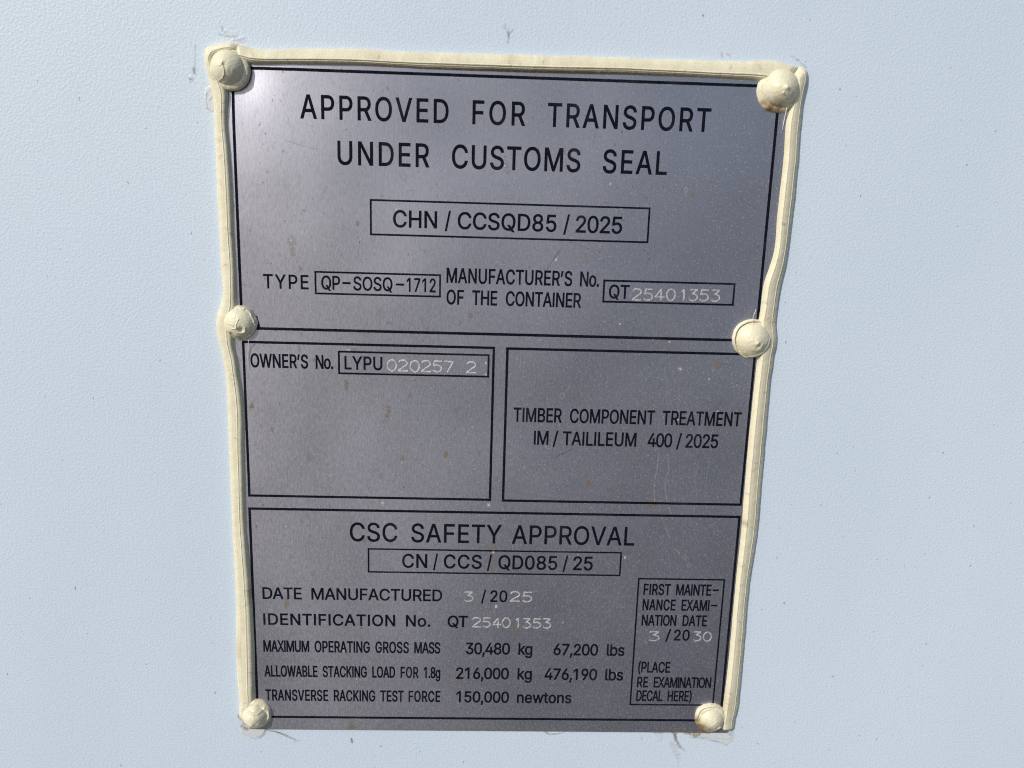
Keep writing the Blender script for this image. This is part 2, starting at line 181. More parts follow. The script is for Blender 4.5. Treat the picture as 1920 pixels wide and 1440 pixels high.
LEFT = [
    [-96.18,139.17,-96.72,136.26],
    [-100.5,139.92,-100.1,136.69],
    [-104.69,139.32,-103.15,136.04],
    [-108.54,137.84,-105.47,134.88],
    [-109.5,135.64,-106.28,133.77],
    [-109.38,132.2,-106.0,131.61],
    [-108.77,129.13,-104.26,128.4],
    [-107.87,124.22,-101.64,123.01],
    [-107.32,119.63,-101.6,119.7],
    [-107.16,114.99,-101.99,115.06],
    [-107.14,100.88,-101.44,101.02],
    [-107.16,83.58,-101.2,83.77],
    [-107.03,75.75,-101.33,75.96],
    [-107.0,58.82,-101.14,59.09],
    [-107.18,48.06,-101.3,47.96],
    [-108.25,44.55,-101.23,44.89],
    [-109.68,39.98,-102.65,39.72],
    [-109.74,34.17,-102.87,34.54],
    [-109.07,31.05,-103.04,30.37],
    [-108.4,27.93,-102.9,28.91],
    [-107.77,23.73,-102.05,24.73],
    [-107.18,18.44,-101.58,18.83],
    [-107.05,12.03,-100.7,12.46],
    [-107.24,-16.41,-100.99,-15.9],
    [-107.34,-43.63,-101.31,-43.04],
    [-107.12,-71.84,-100.33,-71.14],
    [-107.94,-118.66,-100.63,-117.82],
    [-107.61,-124.26,-100.94,-123.4],
    [-108.0,-128.36,-101.77,-127.49],
    [-108.18,-132.74,-103.06,-131.87],
]
TOP = [
    [-98.82,139.26,-98.69,134.39],
    [-95.99,138.99,-95.51,133.42],
    [-93.17,138.37,-93.06,132.87],
    [-89.39,138.14,-89.27,132.73],
    [-83.68,138.25,-83.56,132.92],
    [-76.06,138.7,-75.94,133.09],
    [-68.42,139.05,-68.31,133.26],
    [-49.31,139.35,-49.19,133.46],
    [-41.64,139.16,-41.51,133.27],
    [8.55,139.53,8.71,133.24],
    [47.55,139.69,47.72,133.64],
    [67.18,139.72,67.37,133.57],
    [82.94,139.89,83.17,133.36],
    [88.84,140.19,89.12,133.19],
    [94.75,140.48,93.13,132.67],
    [98.72,140.34,96.19,131.84],
    [102.78,139.46,99.25,131.01],
    [106.42,138.84,102.23,131.11],
]
RIGHT = [
    [106.79,139.04,103.92,135.82],
    [109.09,138.01,104.91,134.0],
    [109.93,135.8,105.1,132.14],
    [109.69,132.43,104.94,129.9],
    [109.2,127.72,104.2,125.56],
    [109.21,122.05,103.39,121.76],
    [109.53,105.72,103.65,105.5],
    [109.56,86.02,103.3,85.87],
    [108.96,69.86,103.15,69.78],
    [108.65,64.73,102.0,64.65],
    [107.92,59.55,100.73,59.48],
    [107.4,54.35,100.29,54.3],
    [107.29,49.11,100.26,49.1],
    [107.29,44.91,99.93,44.9],
    [107.93,39.63,101.07,39.65],
    [108.25,35.37,101.26,35.42],
    [107.67,30.43,100.88,30.5],
    [107.61,25.68,100.8,25.77],
    [107.5,23.51,100.79,23.61],
    [107.5,10.37,100.63,10.52],
    [107.83,-16.59,100.62,-16.33],
    [108.17,-44.51,101.06,-44.13],
    [107.05,-68.58,100.86,-68.08],
    [107.5,-93.36,100.99,-92.76],
    [107.62,-118.92,100.66,-118.21],
    [107.62,-125.43,100.4,-124.7],
    [106.91,-130.69,100.38,-129.93],
    [106.46,-136.24,100.69,-136.24],
]
RIVETS = {"tl":[-100.27,130.41,7.2],"tr":[98.92,129.96,7.81],"ml":[-100.58,38.89,6.67],"mr":[97.9,37.42,7.9],"bl":[-100.91,-129.63,6.99],"br":[95.17,-129.69,6.91]}
RUST = [
    [-82.16,102.76,0.57,0.67,0.6],
    [-88.43,95.33,0.38,0.85,0.6],
    [-46.1,88.13,0.4,0.76,0.5],
    [-0.24,99.96,0.8,0.81,0.7],
    [0.41,98.06,0.9,0.76,0.5],
    [4.93,87.31,0.52,1.14,0.4],
    [11.07,121.93,0.5,0.54,0.4],
    [32.41,112.07,0.4,0.99,0.5],
    [62.05,98.4,0.53,0.76,0.5],
    [67.44,99.15,0.53,0.67,0.4],
    [70.66,91.43,0.99,1.33,0.6],
    [39.52,87.95,0.42,0.6,0.4],
    [96.23,94.36,0.44,0.76,0.4],
    [-80.13,70.26,1.2,1.6,0.4],
    [-79.84,66.29,0.8,1.5,0.5],
    [-55.31,77.29,0.6,1.14,0.8],
    [-77.21,59.75,0.7,1.1,0.7],
    [-47.49,44.64,0.74,1.2,0.5],
    [-29.03,38.27,0.5,1.0,0.8],
    [-77.42,34.76,0.4,1.0,0.5],
    [-78.38,29.09,0.5,1.4,0.7],
    [-60.3,15.32,0.63,2.52,0.9],
    [-57.23,29.4,1.0,1.6,0.5],
    [-90.74,56.35,0.38,1.14,0.5],
    [-69.07,54.51,0.57,1.8,0.6],
    [-12.45,44.1,0.84,1.2,0.7],
    [-16.5,40.46,0.53,0.8,0.7],
    [31.28,66.77,0.66,1.14,0.6],
    [29.4,67.73,0.32,1.0,0.5],
    [6.13,43.33,0.52,0.7,0.4],
    [23.21,36.02,0.99,1.26,0.4],
    [-4.82,17.9,0.42,3.36,0.4],
    [-4.38,25.39,0.44,1.4,0.4],
    [57.27,73.75,0.77,0.76,0.4],
    [65.21,37.28,2.53,1.26,0.45],
    [85.27,26.69,1.04,1.89,0.8],
    [77.45,34.19,0.46,0.74,0.4],
    [-97.45,5.65,0.8,1.15,1],
    [-43.89,5.54,0.84,1.47,1],
    [-44.53,2.92,0.95,0.99,0.9],
    [-45.38,0.71,0.74,1.05,0.35],
    [-89.88,-3.97,0.8,1.1,0.7],
    [-81.52,-4.01,0.6,0.66,0.6],
    [-75.7,-14.93,0.95,1.65,0.6],
    [-38.41,-14.62,0.73,1.32,0.8],
    [-21.18,-12.7,0.77,1.43,1],
    [-17.4,5.26,0.94,1.47,0.5],
    [-27.48,1.76,0.63,0.73,0.4],
    [-35.52,11.59,0.53,1.1,0.7],
    [-47.15,-21.98,0.42,0.77,0.5],
    [-19.38,-19.4,0.66,0.99,0.3],
    [-85.83,-44.61,0.84,0.88,0.5],
    [-64.1,-44.69,0.84,0.99,0.6],
    [-53.78,-50.09,0.95,1.26,0.6],
    [-76.53,-51.41,0.42,0.81,0.5],
    [-22.79,-39.32,1.1,1.61,0.4],
    [36.84,-23.28,1.03,1.61,1],
    [24.31,-4.4,0.69,4.18,0.4],
    [21.64,-1.8,2.2,0.44,0.3],
    [22.9,-16.75,1.43,1.65,0.35],
    [-7.75,-11.76,0.44,1.43,0.6],
    [3.15,-34.0,0.44,1.61,0.6],
    [51.24,-27.58,0.57,1.04,0.5],
    [63.76,-31.49,3.22,1.15,0.8],
    [63.22,-33.36,2.16,0.88,0.6],
    [57.13,-6.84,0.69,1.05,0.6],
    [-2.04,-52.5,1.61,2.07,0.8],
    [-1.3,-55.79,1.15,1.15,0.4],
    [9.46,-41.06,1.03,1.15,0.5],
    [10.66,1.05,0.77,0.74,0.4],
    [55.1,11.47,0.66,0.84,0.3],
    [87.93,5.39,1.68,2.2,0.7],
    [71.47,3.92,0.92,2.52,0.7],
    [-75.1,-65.04,0.84,1.15,0.5],
    [-86.37,-78.61,0.84,2.4,0.8],
    [-48.05,-78.54,0.55,0.84,0.7],
    [-83.43,-91.71,0.95,1.2,0.6],
    [-85.01,-92.71,0.66,0.84,0.5],
    [-97.79,-103.99,0.44,1.12,0.5],
    [-13.75,-113.57,1.04,1.12,0.7],
    [-59.99,-136.38,2.07,0.91,1],
    [-60.2,-135.34,1.1,1.82,0.7],
    [-1.85,-60.07,0.77,2.53,0.6],
    [8.99,-89.24,0.81,1.25,0.7],
    [21.49,-97.78,0.84,1.12,0.7],
    [41.6,-104.32,0.6,1.0,0.5],
    [8.0,-124.08,0.92,1.3,0.7],
    [32.46,-99.14,0.6,1.5,0.5],
    [64.78,-56.61,0.6,1.27,0.5],
    [79.83,-54.69,0.75,0.96,0.35],
    [80.59,-58.74,0.75,0.96,0.3],
    [94.11,-77.96,0.75,0.96,0.5],
    [-72.32,-124.64,4.4,0.38,0.15],
    [91.08,-133.96,1.3,2.34,0.8],
    [93.62,-136.3,2.6,0.81,1],
    [81.4,-136.41,5.0,0.41,0.7],
    [22.04,-136.16,0.72,1.04,0.6],
    [-40.52,-101.05,0.99,0.62,0.3],
    [84.68,-79.33,1.68,0.72,0.3],
    [-90.13,-138.47,3.3,0.32,0.6],
    [-0.19,-137.14,48.0,0.26,0.5],
    [-100.8,-43.72,0.4,1.61,0.5],
]
RING = [
    [-45.06,104.68,0.9,0.81,0.9],
    [-38.18,94.95,0.9,0.95,1],
    [26.78,129.88,0.94,0.76,0.8],
    [67.66,93.5,0.88,0.95,0.9],
    [-80.12,70.45,1.14,1.52,1],
    [-79.84,66.29,0.8,1.2,0.7],
    [-49.56,72.12,0.7,0.7,0.8],
    [-10.42,65.01,0.63,0.57,0.8],
    [-84.0,18.82,0.7,0.95,0.8],
    [-47.49,44.64,0.84,1.1,0.6],
    [70.55,24.83,1.15,1.05,0.9],
    [-46.56,-33.55,0.99,1.54,1],
    [-22.79,-39.32,0.99,1.38,0.7],
    [-85.83,-44.61,0.84,0.88,0.7],
    [24.43,12.73,1.21,1.37,0.8],
    [19.96,-8.06,1.73,1.54,0.6],
    [-3.59,-33.67,1.1,1.1,0.9],
    [70.36,24.61,0.92,0.84,0.5],
    [78.53,-55.19,1.08,1.04,0.6],
    [80.59,-58.74,0.75,0.96,0.5],
    [-60.47,-65.28,1.05,1.92,0.4],
    [36.34,71.75,0.63,0.66,0.7],
    [39.13,94.78,0.53,0.76,0.6],
    [-68.01,89.22,0.57,0.57,0.3],
    [-64.1,-44.69,0.73,0.88,0.4],
    [61.11,148.99,0.6,0.51,0.4],
    [66.61,143.37,0.63,0.51,0.3],
    [98.26,121.02,0.55,0.72,0.6],
    [-24.25,-86.98,0.46,0.5,0.6],
    [9.31,-36.43,0.69,0.66,0.3],
]
WHITE = [
    [-0.64,100.14,0.3,0.27,1],
    [-80.32,70.45,0.28,0.38,1],
    [65.56,35.38,0.33,0.3,1],
    [70.78,24.62,0.35,0.32,1],
    [-46.56,-33.55,0.33,0.44,1],
    [-3.59,-33.67,0.44,0.44,0.9],
    [82.57,20.8,0.29,0.26,1],
    [19.67,66.05,0.31,0.5,0.9],
    [45.64,42.04,0.33,0.3,1],
    [43.67,86.1,0.42,0.47,0.8],
    [39.13,94.78,0.32,0.38,0.7],
    [36.23,73.76,0.33,0.3,0.9],
    [66.42,-31.91,0.36,0.22,1],
    [0.61,-78.57,0.46,0.72,0.9],
    [53.57,-55.6,0.3,0.8,0.9],
    [-81.18,-31.01,0.32,0.33,0.8],
    [-62.91,-99.59,0.33,0.72,0.7],
    [70.55,24.83,0.35,0.31,0.6],
    [-57.01,30.88,0.4,0.42,0.9],
    [-59.5,29.14,0.7,0.21,0.8],
    [-6.04,25.14,0.31,0.63,0.8],
    [-5.93,20.66,0.31,0.53,0.8],
    [-1.13,-53.9,0.46,0.81,0.8],
    [-85.61,-44.37,0.31,0.46,0.6],
    [71.25,3.92,0.35,0.44,0.7],
    [87.08,7.8,0.36,0.44,0.7],
    [-30.44,-95.95,0.44,0.48,0.4],
    [-92.68,122.75,0.29,0.26,0.6],
    [11.7,49.49,0.32,0.3,0.7],
    [-30.41,58.8,0.3,0.2,0.9],
]
SCRATCH = {"dark":[[[[-81.27,106.75],[-76.65,105.39],[-70.85,103.87]],0.18,0.7],[[[-64.2,127.93],[-60.78,125.66]],0.15,0.5],[[[-58.85,126.64],[-53.85,126.81]],0.13,0.4],[[[-59.26,124.79],[-53.86,124.97]],0.13,0.35],[[[16.54,62.52],[21.14,69.92]],0.2,0.8],[[[21.97,74.15],[33.38,69.86],[45.2,60.04]],0.12,0.5],[[[36.98,40.15],[51.51,48.25]],0.15,0.5],[[[43.29,46.58],[51.0,49.69]],0.13,0.5],[[[48.74,42.54],[52.41,43.89]],0.15,0.6],[[[49.58,39.0],[51.54,41.15]],0.2,0.7],[[[21.47,-13.4],[29.88,-8.97]],0.2,0.9],[[[19.89,-11.64],[21.9,-13.39]],0.15,0.5],[[[88.66,12.01],[86.88,10.21],[87.37,6.92]],0.3,0.6],[[[-49.28,-60.83],[-41.63,-63.08]],0.15,0.5],[[[-32.84,-65.33],[-20.64,-72.34]],0.12,0.4],[[[-62.13,-58.68],[-57.34,-59.07]],0.12,0.4],[[[47.07,128.34],[91.3,131.12]],0.0,0.0],[[[82.3,127.65],[85.92,129.26]],0.12,0.5],[[[93.49,122.76],[97.73,122.33]],0.12,0.7],[[[85.7,89.12],[89.89,90.23]],0.13,0.5],[[[95.81,109.11],[96.31,110.28]],0.15,0.6],[[[-80.81,115.94],[-79.18,112.07]],0.12,0.5],[[[89.99,-126.11],[94.49,-123.98]],0.1,0.3],[[[77.77,53.71],[83.0,53.64]],0.2,0.6],[[[78.64,32.52],[82.02,32.6]],0.15,0.5],[[[86.33,26.71],[91.64,26.84]],0.15,0.5],[[[-52.35,21.69],[-49.87,21.33]],0.12,0.4]],"pale":[[[[-99.43,79.15],[-97.78,80.95],[-95.57,82.19]],0.2,1],[[[-99.26,78.37],[-97.6,80.37],[-95.79,81.6]],0.15,0.8],[[[-99.41,74.64],[-98.17,76.05],[-96.36,76.89]],0.12,0.7],[[[-38.24,129.9],[-38.24,128.25],[-38.62,126.4]],0.12,0.7],[[[-20.89,131.59],[-21.23,127.9],[-22.16,125.1]],0.12,0.35],[[[64.49,-10.27],[64.31,-17.05],[63.53,-21.62],[63.62,-26.2],[64.37,-30.79]],0.16,0.45],[[[68.17,-10.2],[69.09,-16.96],[67.89,-21.54],[68.21,-26.11],[69.72,-31.85],[72.42,-38.77]],0.16,0.45],[[[66.36,-34.22],[69.27,-41.17],[71.46,-47.0]],0.16,0.4],[[[80.67,-14.46],[79.9,-21.3],[81.54,-28.16],[80.54,-35.13]],0.16,0.25],[[[85.28,-12.1],[84.46,-23.5],[86.09,-32.7]],0.16,0.2],[[[63.83,27.03],[65.71,18.46],[66.32,9.75]],0.16,0.2],[[[70.7,22.9],[71.19,7.67]],0.16,0.2],[[[71.75,-54.11],[73.68,-68.5],[73.65,-80.71]],0.2,0.2],[[[-68.23,-22.39],[-64.6,-21.42]],0.15,0.5],[[[-6.28,-69.71],[-2.66,-81.79],[-1.69,-94.09]],0.5,0.07],[[[29.42,-71.59],[32.66,-83.74],[32.55,-101.15]],0.5,0.1],[[[-24.45,88.0],[-25.54,78.15]],0.3,0.12],[[[-72.76,-90.09],[-63.87,-88.75]],0.15,0.2],[[[68.9,114.0],[68.08,98.58],[67.4,80.84]],0.25,0.12],[[[52.36,122.91],[52.62,103.91]],0.2,0.1],[[[-31.47,66.04],[-32.96,41.5]],0.3,0.1]]}
WALLMARKS = {"dark":[[[[-103.29,145.19],[-102.78,143.96],[-102.23,143.44]],0.55,0.9],[[[-104.16,142.66],[-102.48,142.18],[-100.6,142.07],[-98.33,142.15]],0.3,0.6],[[[-99.72,140.48],[-96.48,140.96],[-95.33,141.54]],0.2,0.5],[[[-112.85,138.59],[-113.08,134.07],[-113.68,129.87]],0.25,0.7],[[[-113.63,130.78],[-113.54,128.97]],0.9,0.7],[[[-116.06,127.97],[-115.36,126.9],[-114.2,127.3]],0.45,0.8],[[[-0.79,147.02],[-0.54,145.22],[-0.88,143.58]],0.5,0.9],[[[-2.18,148.77],[-0.97,146.65]],0.16,0.5],[[[0.93,147.8],[-0.75,145.94]],0.16,0.5],[[[-2.35,147.87],[-1.82,149.68]],0.2,0.3],[[[104.94,141.57],[106.2,140.87]],0.3,0.9],[[[106.67,140.15],[108.14,139.46],[109.23,138.57]],0.3,0.9],[[[103.26,142.43],[104.09,142.09]],0.2,0.7],[[[79.56,142.35],[80.82,141.48]],0.3,0.6],[[[77.37,142.65],[77.69,141.19]],0.3,0.5],[[[-107.49,124.23],[-109.5,122.14],[-110.01,119.54],[-109.74,117.14],[-108.42,116.62]],0.15,0.6],[[[-107.43,121.47],[-109.68,118.44]],0.15,0.5],[[[-99.69,-142.79],[-98.72,-141.21],[-97.51,-139.12],[-96.1,-138.06]],0.35,0.9],[[[-97.49,-138.6],[-96.78,-137.81]],0.4,0.8],[[[-108.53,-130.16],[-108.18,-132.74]],0.25,0.6],[[[87.18,-140.65],[94.34,-141.39],[99.93,-142.94],[104.34,-144.51]],0.22,0.6],[[[80.64,-138.59],[82.14,-142.82],[83.99,-145.48],[85.81,-147.6]],0.55,1],[[[23.12,-138.04],[25.53,-139.86],[29.02,-139.57],[32.48,-138.48]],0.25,0.9],[[[105.63,-134.92],[105.61,-137.3],[105.32,-139.43]],0.4,0.9],[[[85.96,-130.89],[86.21,-131.15]],0.0,0]],"film":[[[[-108.68,123.27],[-109.05,119.57],[-108.95,117.72]],1.6,0.5],[[[-107.68,124.22],[-108.22,116.82]],1.2,0.6],[[[-101.49,143.11],[-98.69,142.49]],1.3,0.35],[[[-98.76,140.7],[-95.91,141.16]],1.2,0.35],[[[-105.92,-138.67],[-102.58,-140.73],[-99.58,-139.66]],2.6,0.8],[[[-101.93,-141.76],[-99.15,-140.43]],1.8,0.5],[[[90.09,-138.5],[98.45,-139.49],[104.68,-140.23]],2.2,0.8],[[[97.35,-140.56],[104.84,-142.1]],1.8,0.45],[[[72.36,-138.13],[73.75,-141.3]],1.6,0.35],[[[99.5,-137.89],[104.99,-138.37]],2,0.8],[[[-115.14,127.45],[-114.99,126.73]],1.0,0.4]],"rust":[[[[80.17,-138.59],[81.66,-142.83],[83.56,-146.02]],0.7,0.8],[[[79.9,-138.06],[80.92,-139.11]],0.9,0.9],[[[85.36,-138.54],[88.95,-139.04]],0.9,0.9],[[[89.48,-139.84],[91.33,-139.29]],1.1,0.9],[[[87.68,-137.99],[96.0,-138.45]],0.8,0.6],[[[-60.48,-142.98],[-60.04,-144.55]],0.6,1],[[[-106.99,-137.12],[-105.44,-138.15]],1.3,0.8],[[[71.89,-138.13],[74.73,-138.37]],1,0.5],[[[79.87,-144.18],[83.2,-150.85]],1.5,0.22],[[[-0.15,-138.51],[4.51,-138.73]],0.0,0],[[[-108.6,-131.97],[-107.53,-133.5]],0.8,0.6]]}
FIBRES = [
    ["ml",[[-97.16,32.39,2.0],[-97.56,29.88,0.9],[-98.03,25.67,0.35],[-98.08,20.18,0.2]],0.16],
    ["mr",[[97.67,49.45,3.0],[97.17,47.34,2.6],[96.78,44.82,2.2],[96.9,43.56,3.0]],0.13],
    ["tr",[[102.4,123.99,1.8],[102.33,120.4,0.6],[102.05,116.21,0.2]],0.2],
    ["bl",[[-96.79,-138.07,1.2],[-92.93,-138.69,1.3],[-89.1,-140.35,1.4],[-83.58,-143.7,0.8]],0.2],
]


# ------------------------------------------------------------------ helpers
def vnoise(x, z, scale, seed=0):
    """smooth value noise in -1..1 on arrays"""
    t = np.random.default_rng(seed).random((257, 257)) * 2 - 1
    u = np.asarray(x, float) / scale + 1000.37
    v = np.asarray(z, float) / scale + 1000.91
    iu = np.floor(u).astype(int); iv = np.floor(v).astype(int)
    fu = u - iu; fv = v - iv
    fu = fu * fu * (3 - 2 * fu); fv = fv * fv * (3 - 2 * fv)
    g = lambda a, b: t[a % 256, b % 256]
    return ((g(iu, iv) * (1 - fu) + g(iu + 1, iv) * fu) * (1 - fv)
            + (g(iu, iv + 1) * (1 - fu) + g(iu + 1, iv + 1) * fu) * fv)

def fbm(x, z, scale, seed=0, octaves=3):
    s = 0; a = 1.0
    for k in range(octaves):
        s = s + a * vnoise(x, z, scale / 2 ** k, seed + k); a *= .5
    return s / 1.75

def seg_dist(x, z, pts):
    """distance of every point to a polyline"""
    d = np.full(np.shape(x), 1e9)
    for (ax, az), (bx, bz) in zip(pts[:-1], pts[1:]):
        ex, ez = bx - ax, bz - az
        L = ex * ex + ez * ez + 1e-12
        t = np.clip(((x - ax) * ex + (z - az) * ez) / L, 0, 1)
        d = np.minimum(d, np.hypot(x - ax - t * ex, z - az - t * ez))
    return d

def world_loc(o):
    v = Vector(o.location)
    p = o.parent
    while p:
        v += Vector(p.location); p = p.parent
    return v

def link(name, me, mat, parent=None, origin=None):
    """link a mesh whose vertices are in world metres; its origin goes to its middle"""
    n = len(me.vertices)
    co = np.empty(n * 3, np.float32); me.vertices.foreach_get('co', co); co = co.reshape(-1, 3)
    c = (co.min(0) + co.max(0)) / 2 if origin is None else np.array(origin, np.float32)
    co -= c
    me.vertices.foreach_set('co', co.ravel())
    me.update()
    o = bpy.data.objects.new(name, me)
    col.objects.link(o)
    if mat: me.materials.append(mat)
    loc = Vector([float(v) for v in c])
    if parent:
        o.parent = parent
        loc -= world_loc(parent)
    o.location = loc
    return o

def mesh_from(verts, faces, smooth=True):
    """verts in mm (x, y, z)"""
    me = bpy.data.meshes.new('mesh')
    v = np.asarray(verts, np.float32) * MM
    if isinstance(faces, np.ndarray):
        k = faces.shape[1]
        me.vertices.add(len(v)); me.vertices.foreach_set('co', v.ravel())
        me.loops.add(faces.size); me.loops.foreach_set('vertex_index', faces.ravel().astype(np.int32))
        me.polygons.add(len(faces)); me.polygons.foreach_set('loop_start', np.arange(0, faces.size, k, dtype=np.int32))
        me.polygons.foreach_set('loop_total', np.full(len(faces), k, np.int32))
        me.update(calc_edges=True)
    else:
        me.from_pydata([tuple(map(float, p)) for p in v], [], faces)
    me.validate()
    if smooth:
        me.polygons.foreach_set('use_smooth', np.ones(len(me.polygons), bool))
    return me

def set_attr(me, name, values):
    a = me.attributes.new(name, 'FLOAT', 'POINT')
    a.data.foreach_set('value', np.asarray(values, np.float32).ravel())

def grid_faces(nu, nv):
    i = np.arange(nu * nv).reshape(nu, nv)
    return np.stack([i[:-1, :-1], i[1:, :-1], i[1:, 1:], i[:-1, 1:]], -1).reshape(-1, 4)

def tag(o, label=None, cat=None, group=None, kind=None):
    for k, v in (('label', label), ('category', cat), ('group', group), ('kind', kind)):
        if v: o[k] = v
    return o

# ------------------------------------------------------------------ materials
class Nodes:
    def __init__(self, name):
        self.m = bpy.data.materials.new(name); self.m.use_nodes = True
        self.t = self.m.node_tree
        self.t.nodes.clear()
        self.out = self.t.nodes.new('ShaderNodeOutputMaterial')
        self.tc = self.t.nodes.new('ShaderNodeTexCoord').outputs['Object']
    def n(self, typ, **kw):
        x = self.t.nodes.new(typ)
        for k, v in kw.items(): setattr(x, k, v)
        return x
    def put(self, sock, v):
        if hasattr(v, 'links') or isinstance(v, bpy.types.NodeSocket): self.t.links.new(v, sock)
        else: sock.default_value = v
    def noise(self, scale, detail=3, rough=.5, stretch=None, dist=0.0):
        v = self.tc
        if stretch:
            mp = self.n('ShaderNodeMapping'); self.put(mp.inputs['Vector'], v); mp.inputs['Scale'].default_value = stretch
            v = mp.outputs[0]
        x = self.n('ShaderNodeTexNoise'); self.put(x.inputs['Vector'], v)
        x.inputs['Scale'].default_value = scale; x.inputs['Detail'].default_value = detail
        x.inputs['Roughness'].default_value = rough; x.inputs['Distortion'].default_value = dist
        return x.outputs['Fac']
    def ramp(self, fac, lo, hi, a=0.0, b=1.0):
        x = self.n('ShaderNodeMapRange'); self.put(x.inputs['Value'], fac)
        x.inputs['From Min'].default_value = lo; x.inputs['From Max'].default_value = hi
        x.inputs['To Min'].default_value = a; x.inputs['To Max'].default_value = b
        x.interpolation_type = 'SMOOTHSTEP'
        return x.outputs[0]
    def math(self, op, a, b=0.0):
        x = self.n('ShaderNodeMath', operation=op); self.put(x.inputs[0], a); self.put(x.inputs[1], b); x.use_clamp = False
        return x.outputs[0]
    def mix(self, fac, a, b):
        x = self.n('ShaderNodeMix', data_type='RGBA'); self.put(x.inputs[0], fac); self.put(x.inputs[6], a); self.put(x.inputs[7], b)
        return x.outputs[2]
    def attr(self, name):
        return self.n('ShaderNodeAttribute', attribute_name=name).outputs['Fac']
    def bump(self, h, dist, strength=1.0, normal=None):
        x = self.n('ShaderNodeBump'); self.put(x.inputs['Height'], h)
        x.inputs['Distance'].default_value = dist; x.inputs['Strength'].default_value = strength
        if normal is not None: self.put(x.inputs['Normal'], normal)
        return x.outputs[0]
    def bsdf(self, **kw):
        x = self.n('ShaderNodeBsdfPrincipled')
        for k, v in kw.items(): self.put(x.inputs[k.replace('_', ' ')], v)
        return x
    def done(self, shader):
        self.t.links.new(shader, self.out.inputs['Surface']); return self.m

def c4(r, g, b): return (r, g, b, 1.0)

def wall_material():
    k = Nodes('light_blue_wall_paint')
    peel = k.noise(1050, 4, .62)
    fine = k.noise(1900, 2, .5)
    wide = k.noise(9, 3, .5, (1.0, 1.0, .45))
    base = k.mix(k.ramp(wide, .25, .75), c4(.550, .650, .764), c4(.590, .686, .793))
    # scattered dirt specks and short scuffs
    sp = k.ramp(k.noise(640, 1.5, .45, (1.0, 1.0, .6)), .70, .77)
    sp2 = k.ramp(k.noise(150, 2, .5, (1, 1, .6)), .46, .60)
    base = k.mix(k.math('MULTIPLY', k.math('MULTIPLY', sp, sp2), .65), base, c4(.10, .11, .13))
    pit = k.ramp(k.noise(1000, 1, .5), .70, .80)
    base = k.mix(k.math('MULTIPLY', pit, .22), base, c4(.2, .24, .3))
    film = k.attr('film')
    base = k.mix(k.math('MULTIPLY', film, .62), base, c4(.58, .585, .51))
    br = k.ramp(k.noise(900, 3, .6), .25, .6)
    base = k.mix(k.math('MULTIPLY', k.attr('rust'), k.math('MULTIPLY', br, .9)), base, c4(.23, .13, .05))
    base = k.mix(k.math('MULTIPLY', k.attr('dark'), 1.0), base, c4(.10, .075, .06))
    h = k.math('ADD', k.math('MULTIPLY', k.ramp(peel, .28, .78), 1.0), k.math('MULTIPLY', fine, .18))
    inv = k.math('SUBTRACT', 1.0, k.math('MULTIPLY', film, .85))
    h = k.math('MULTIPLY', h, inv)
    nrm = k.bump(h, .00013, .48)
    nrm = k.bump(film, .0005, .5, nrm)
    b = k.bsdf(Base_Color=base, Roughness=k.ramp(fine, .2, .8, .36, .52), Specular_IOR_Level=.5, Normal=nrm)
    return k.done(b.outputs[0])

def steel_material():
    k = Nodes('brushed_plate_metal')
    grain = k.noise(1500, 2, .55, (1.0, 1.0, .30))
    blotch = k.noise(11, 3, .55)
    uv = k.n('ShaderNodeTangent', direction_type='UV_MAP', uv_map='UVMap').outputs[0]
    metal = k.bsdf(Base_Color=k.mix(grain, c4(.510, .512, .592), c4(.550, .552, .632)), Metallic=1.0,
                   Roughness=k.math('ADD', k.ramp(grain, .3, .7, .40, .46), k.ramp(blotch, .3, .7, -.05, .05)),
                   Anisotropic=.45, Anisotropic_Rotation=.25, Tangent=uv,
                   Normal=k.bump(grain, .00004, .35, k.bump(k.noise(13, 1, .4), .0028, 1.0)))
    # dust: dull flecks and short hairs lying on the metal
    d1 = k.ramp(k.noise(700, 3, .6, (1.0, 1.0, .55)), .55, .74)
    d2 = k.ramp(k.noise(2000, 2, .6, (1.0, 1.0, .62)), .56, .70)
    film = k.ramp(k.noise(26, 4, .6), .35, .75, .06, .18)
    dust = k.math('ADD', k.math('ADD', k.math('MULTIPLY', d1, .16), k.math('MULTIPLY', d2, .27)), film)
    dirt = k.bsdf(Base_Color=k.mix(d2, c4(.120, .122, .140), c4(.40, .405, .43)), Roughness=.85)
    s1 = k.n('ShaderNodeMixShader'); k.put(s1.inputs[0], dust)
    k.t.links.new(metal.outputs[0], s1.inputs[1]); k.t.links.new(dirt.outputs[0], s1.inputs[2])
    # dark specks
    sp = k.ramp(k.noise(1000, 1.5, .5, (1, 1, .6)), .71, .78)
    # named marks: dried drops, rust, scratches
    n1 = k.ramp(k.noise(1500, 3, .6), .30, .62)
    n2 = k.ramp(k.noise(700, 3, .65), .25, .52)
    last = s1.outputs[0]
    def lay(fac, colour, rough=.8):
        nonlocal last
        b = k.bsdf(Base_Color=colour, Roughness=rough)
        s = k.n('ShaderNodeMixShader'); k.put(s.inputs[0], fac)
        k.t.links.new(last, s.inputs[1]); k.t.links.new(b.outputs[0], s.inputs[2]); last = s.outputs[0]
    lay(k.math('MULTIPLY', sp, .55), c4(.05, .05, .055))
    lay(k.math('MULTIPLY', k.attr('rust'), k.math('MULTIPLY', n2, .92)), k.mix(n1, c4(.095, .072, .040), c4(.180, .138, .078)))
    lay(k.math('MULTIPLY', k.attr('ring'), .6), c4(.30, .285, .25))
    lay(k.math('MULTIPLY', k.attr('dark'), .9), c4(.03, .03, .04))
    lay(k.math('MULTIPLY', k.attr('pale'), .9), c4(.60, .61, .62), .5)
    return k.done(last)

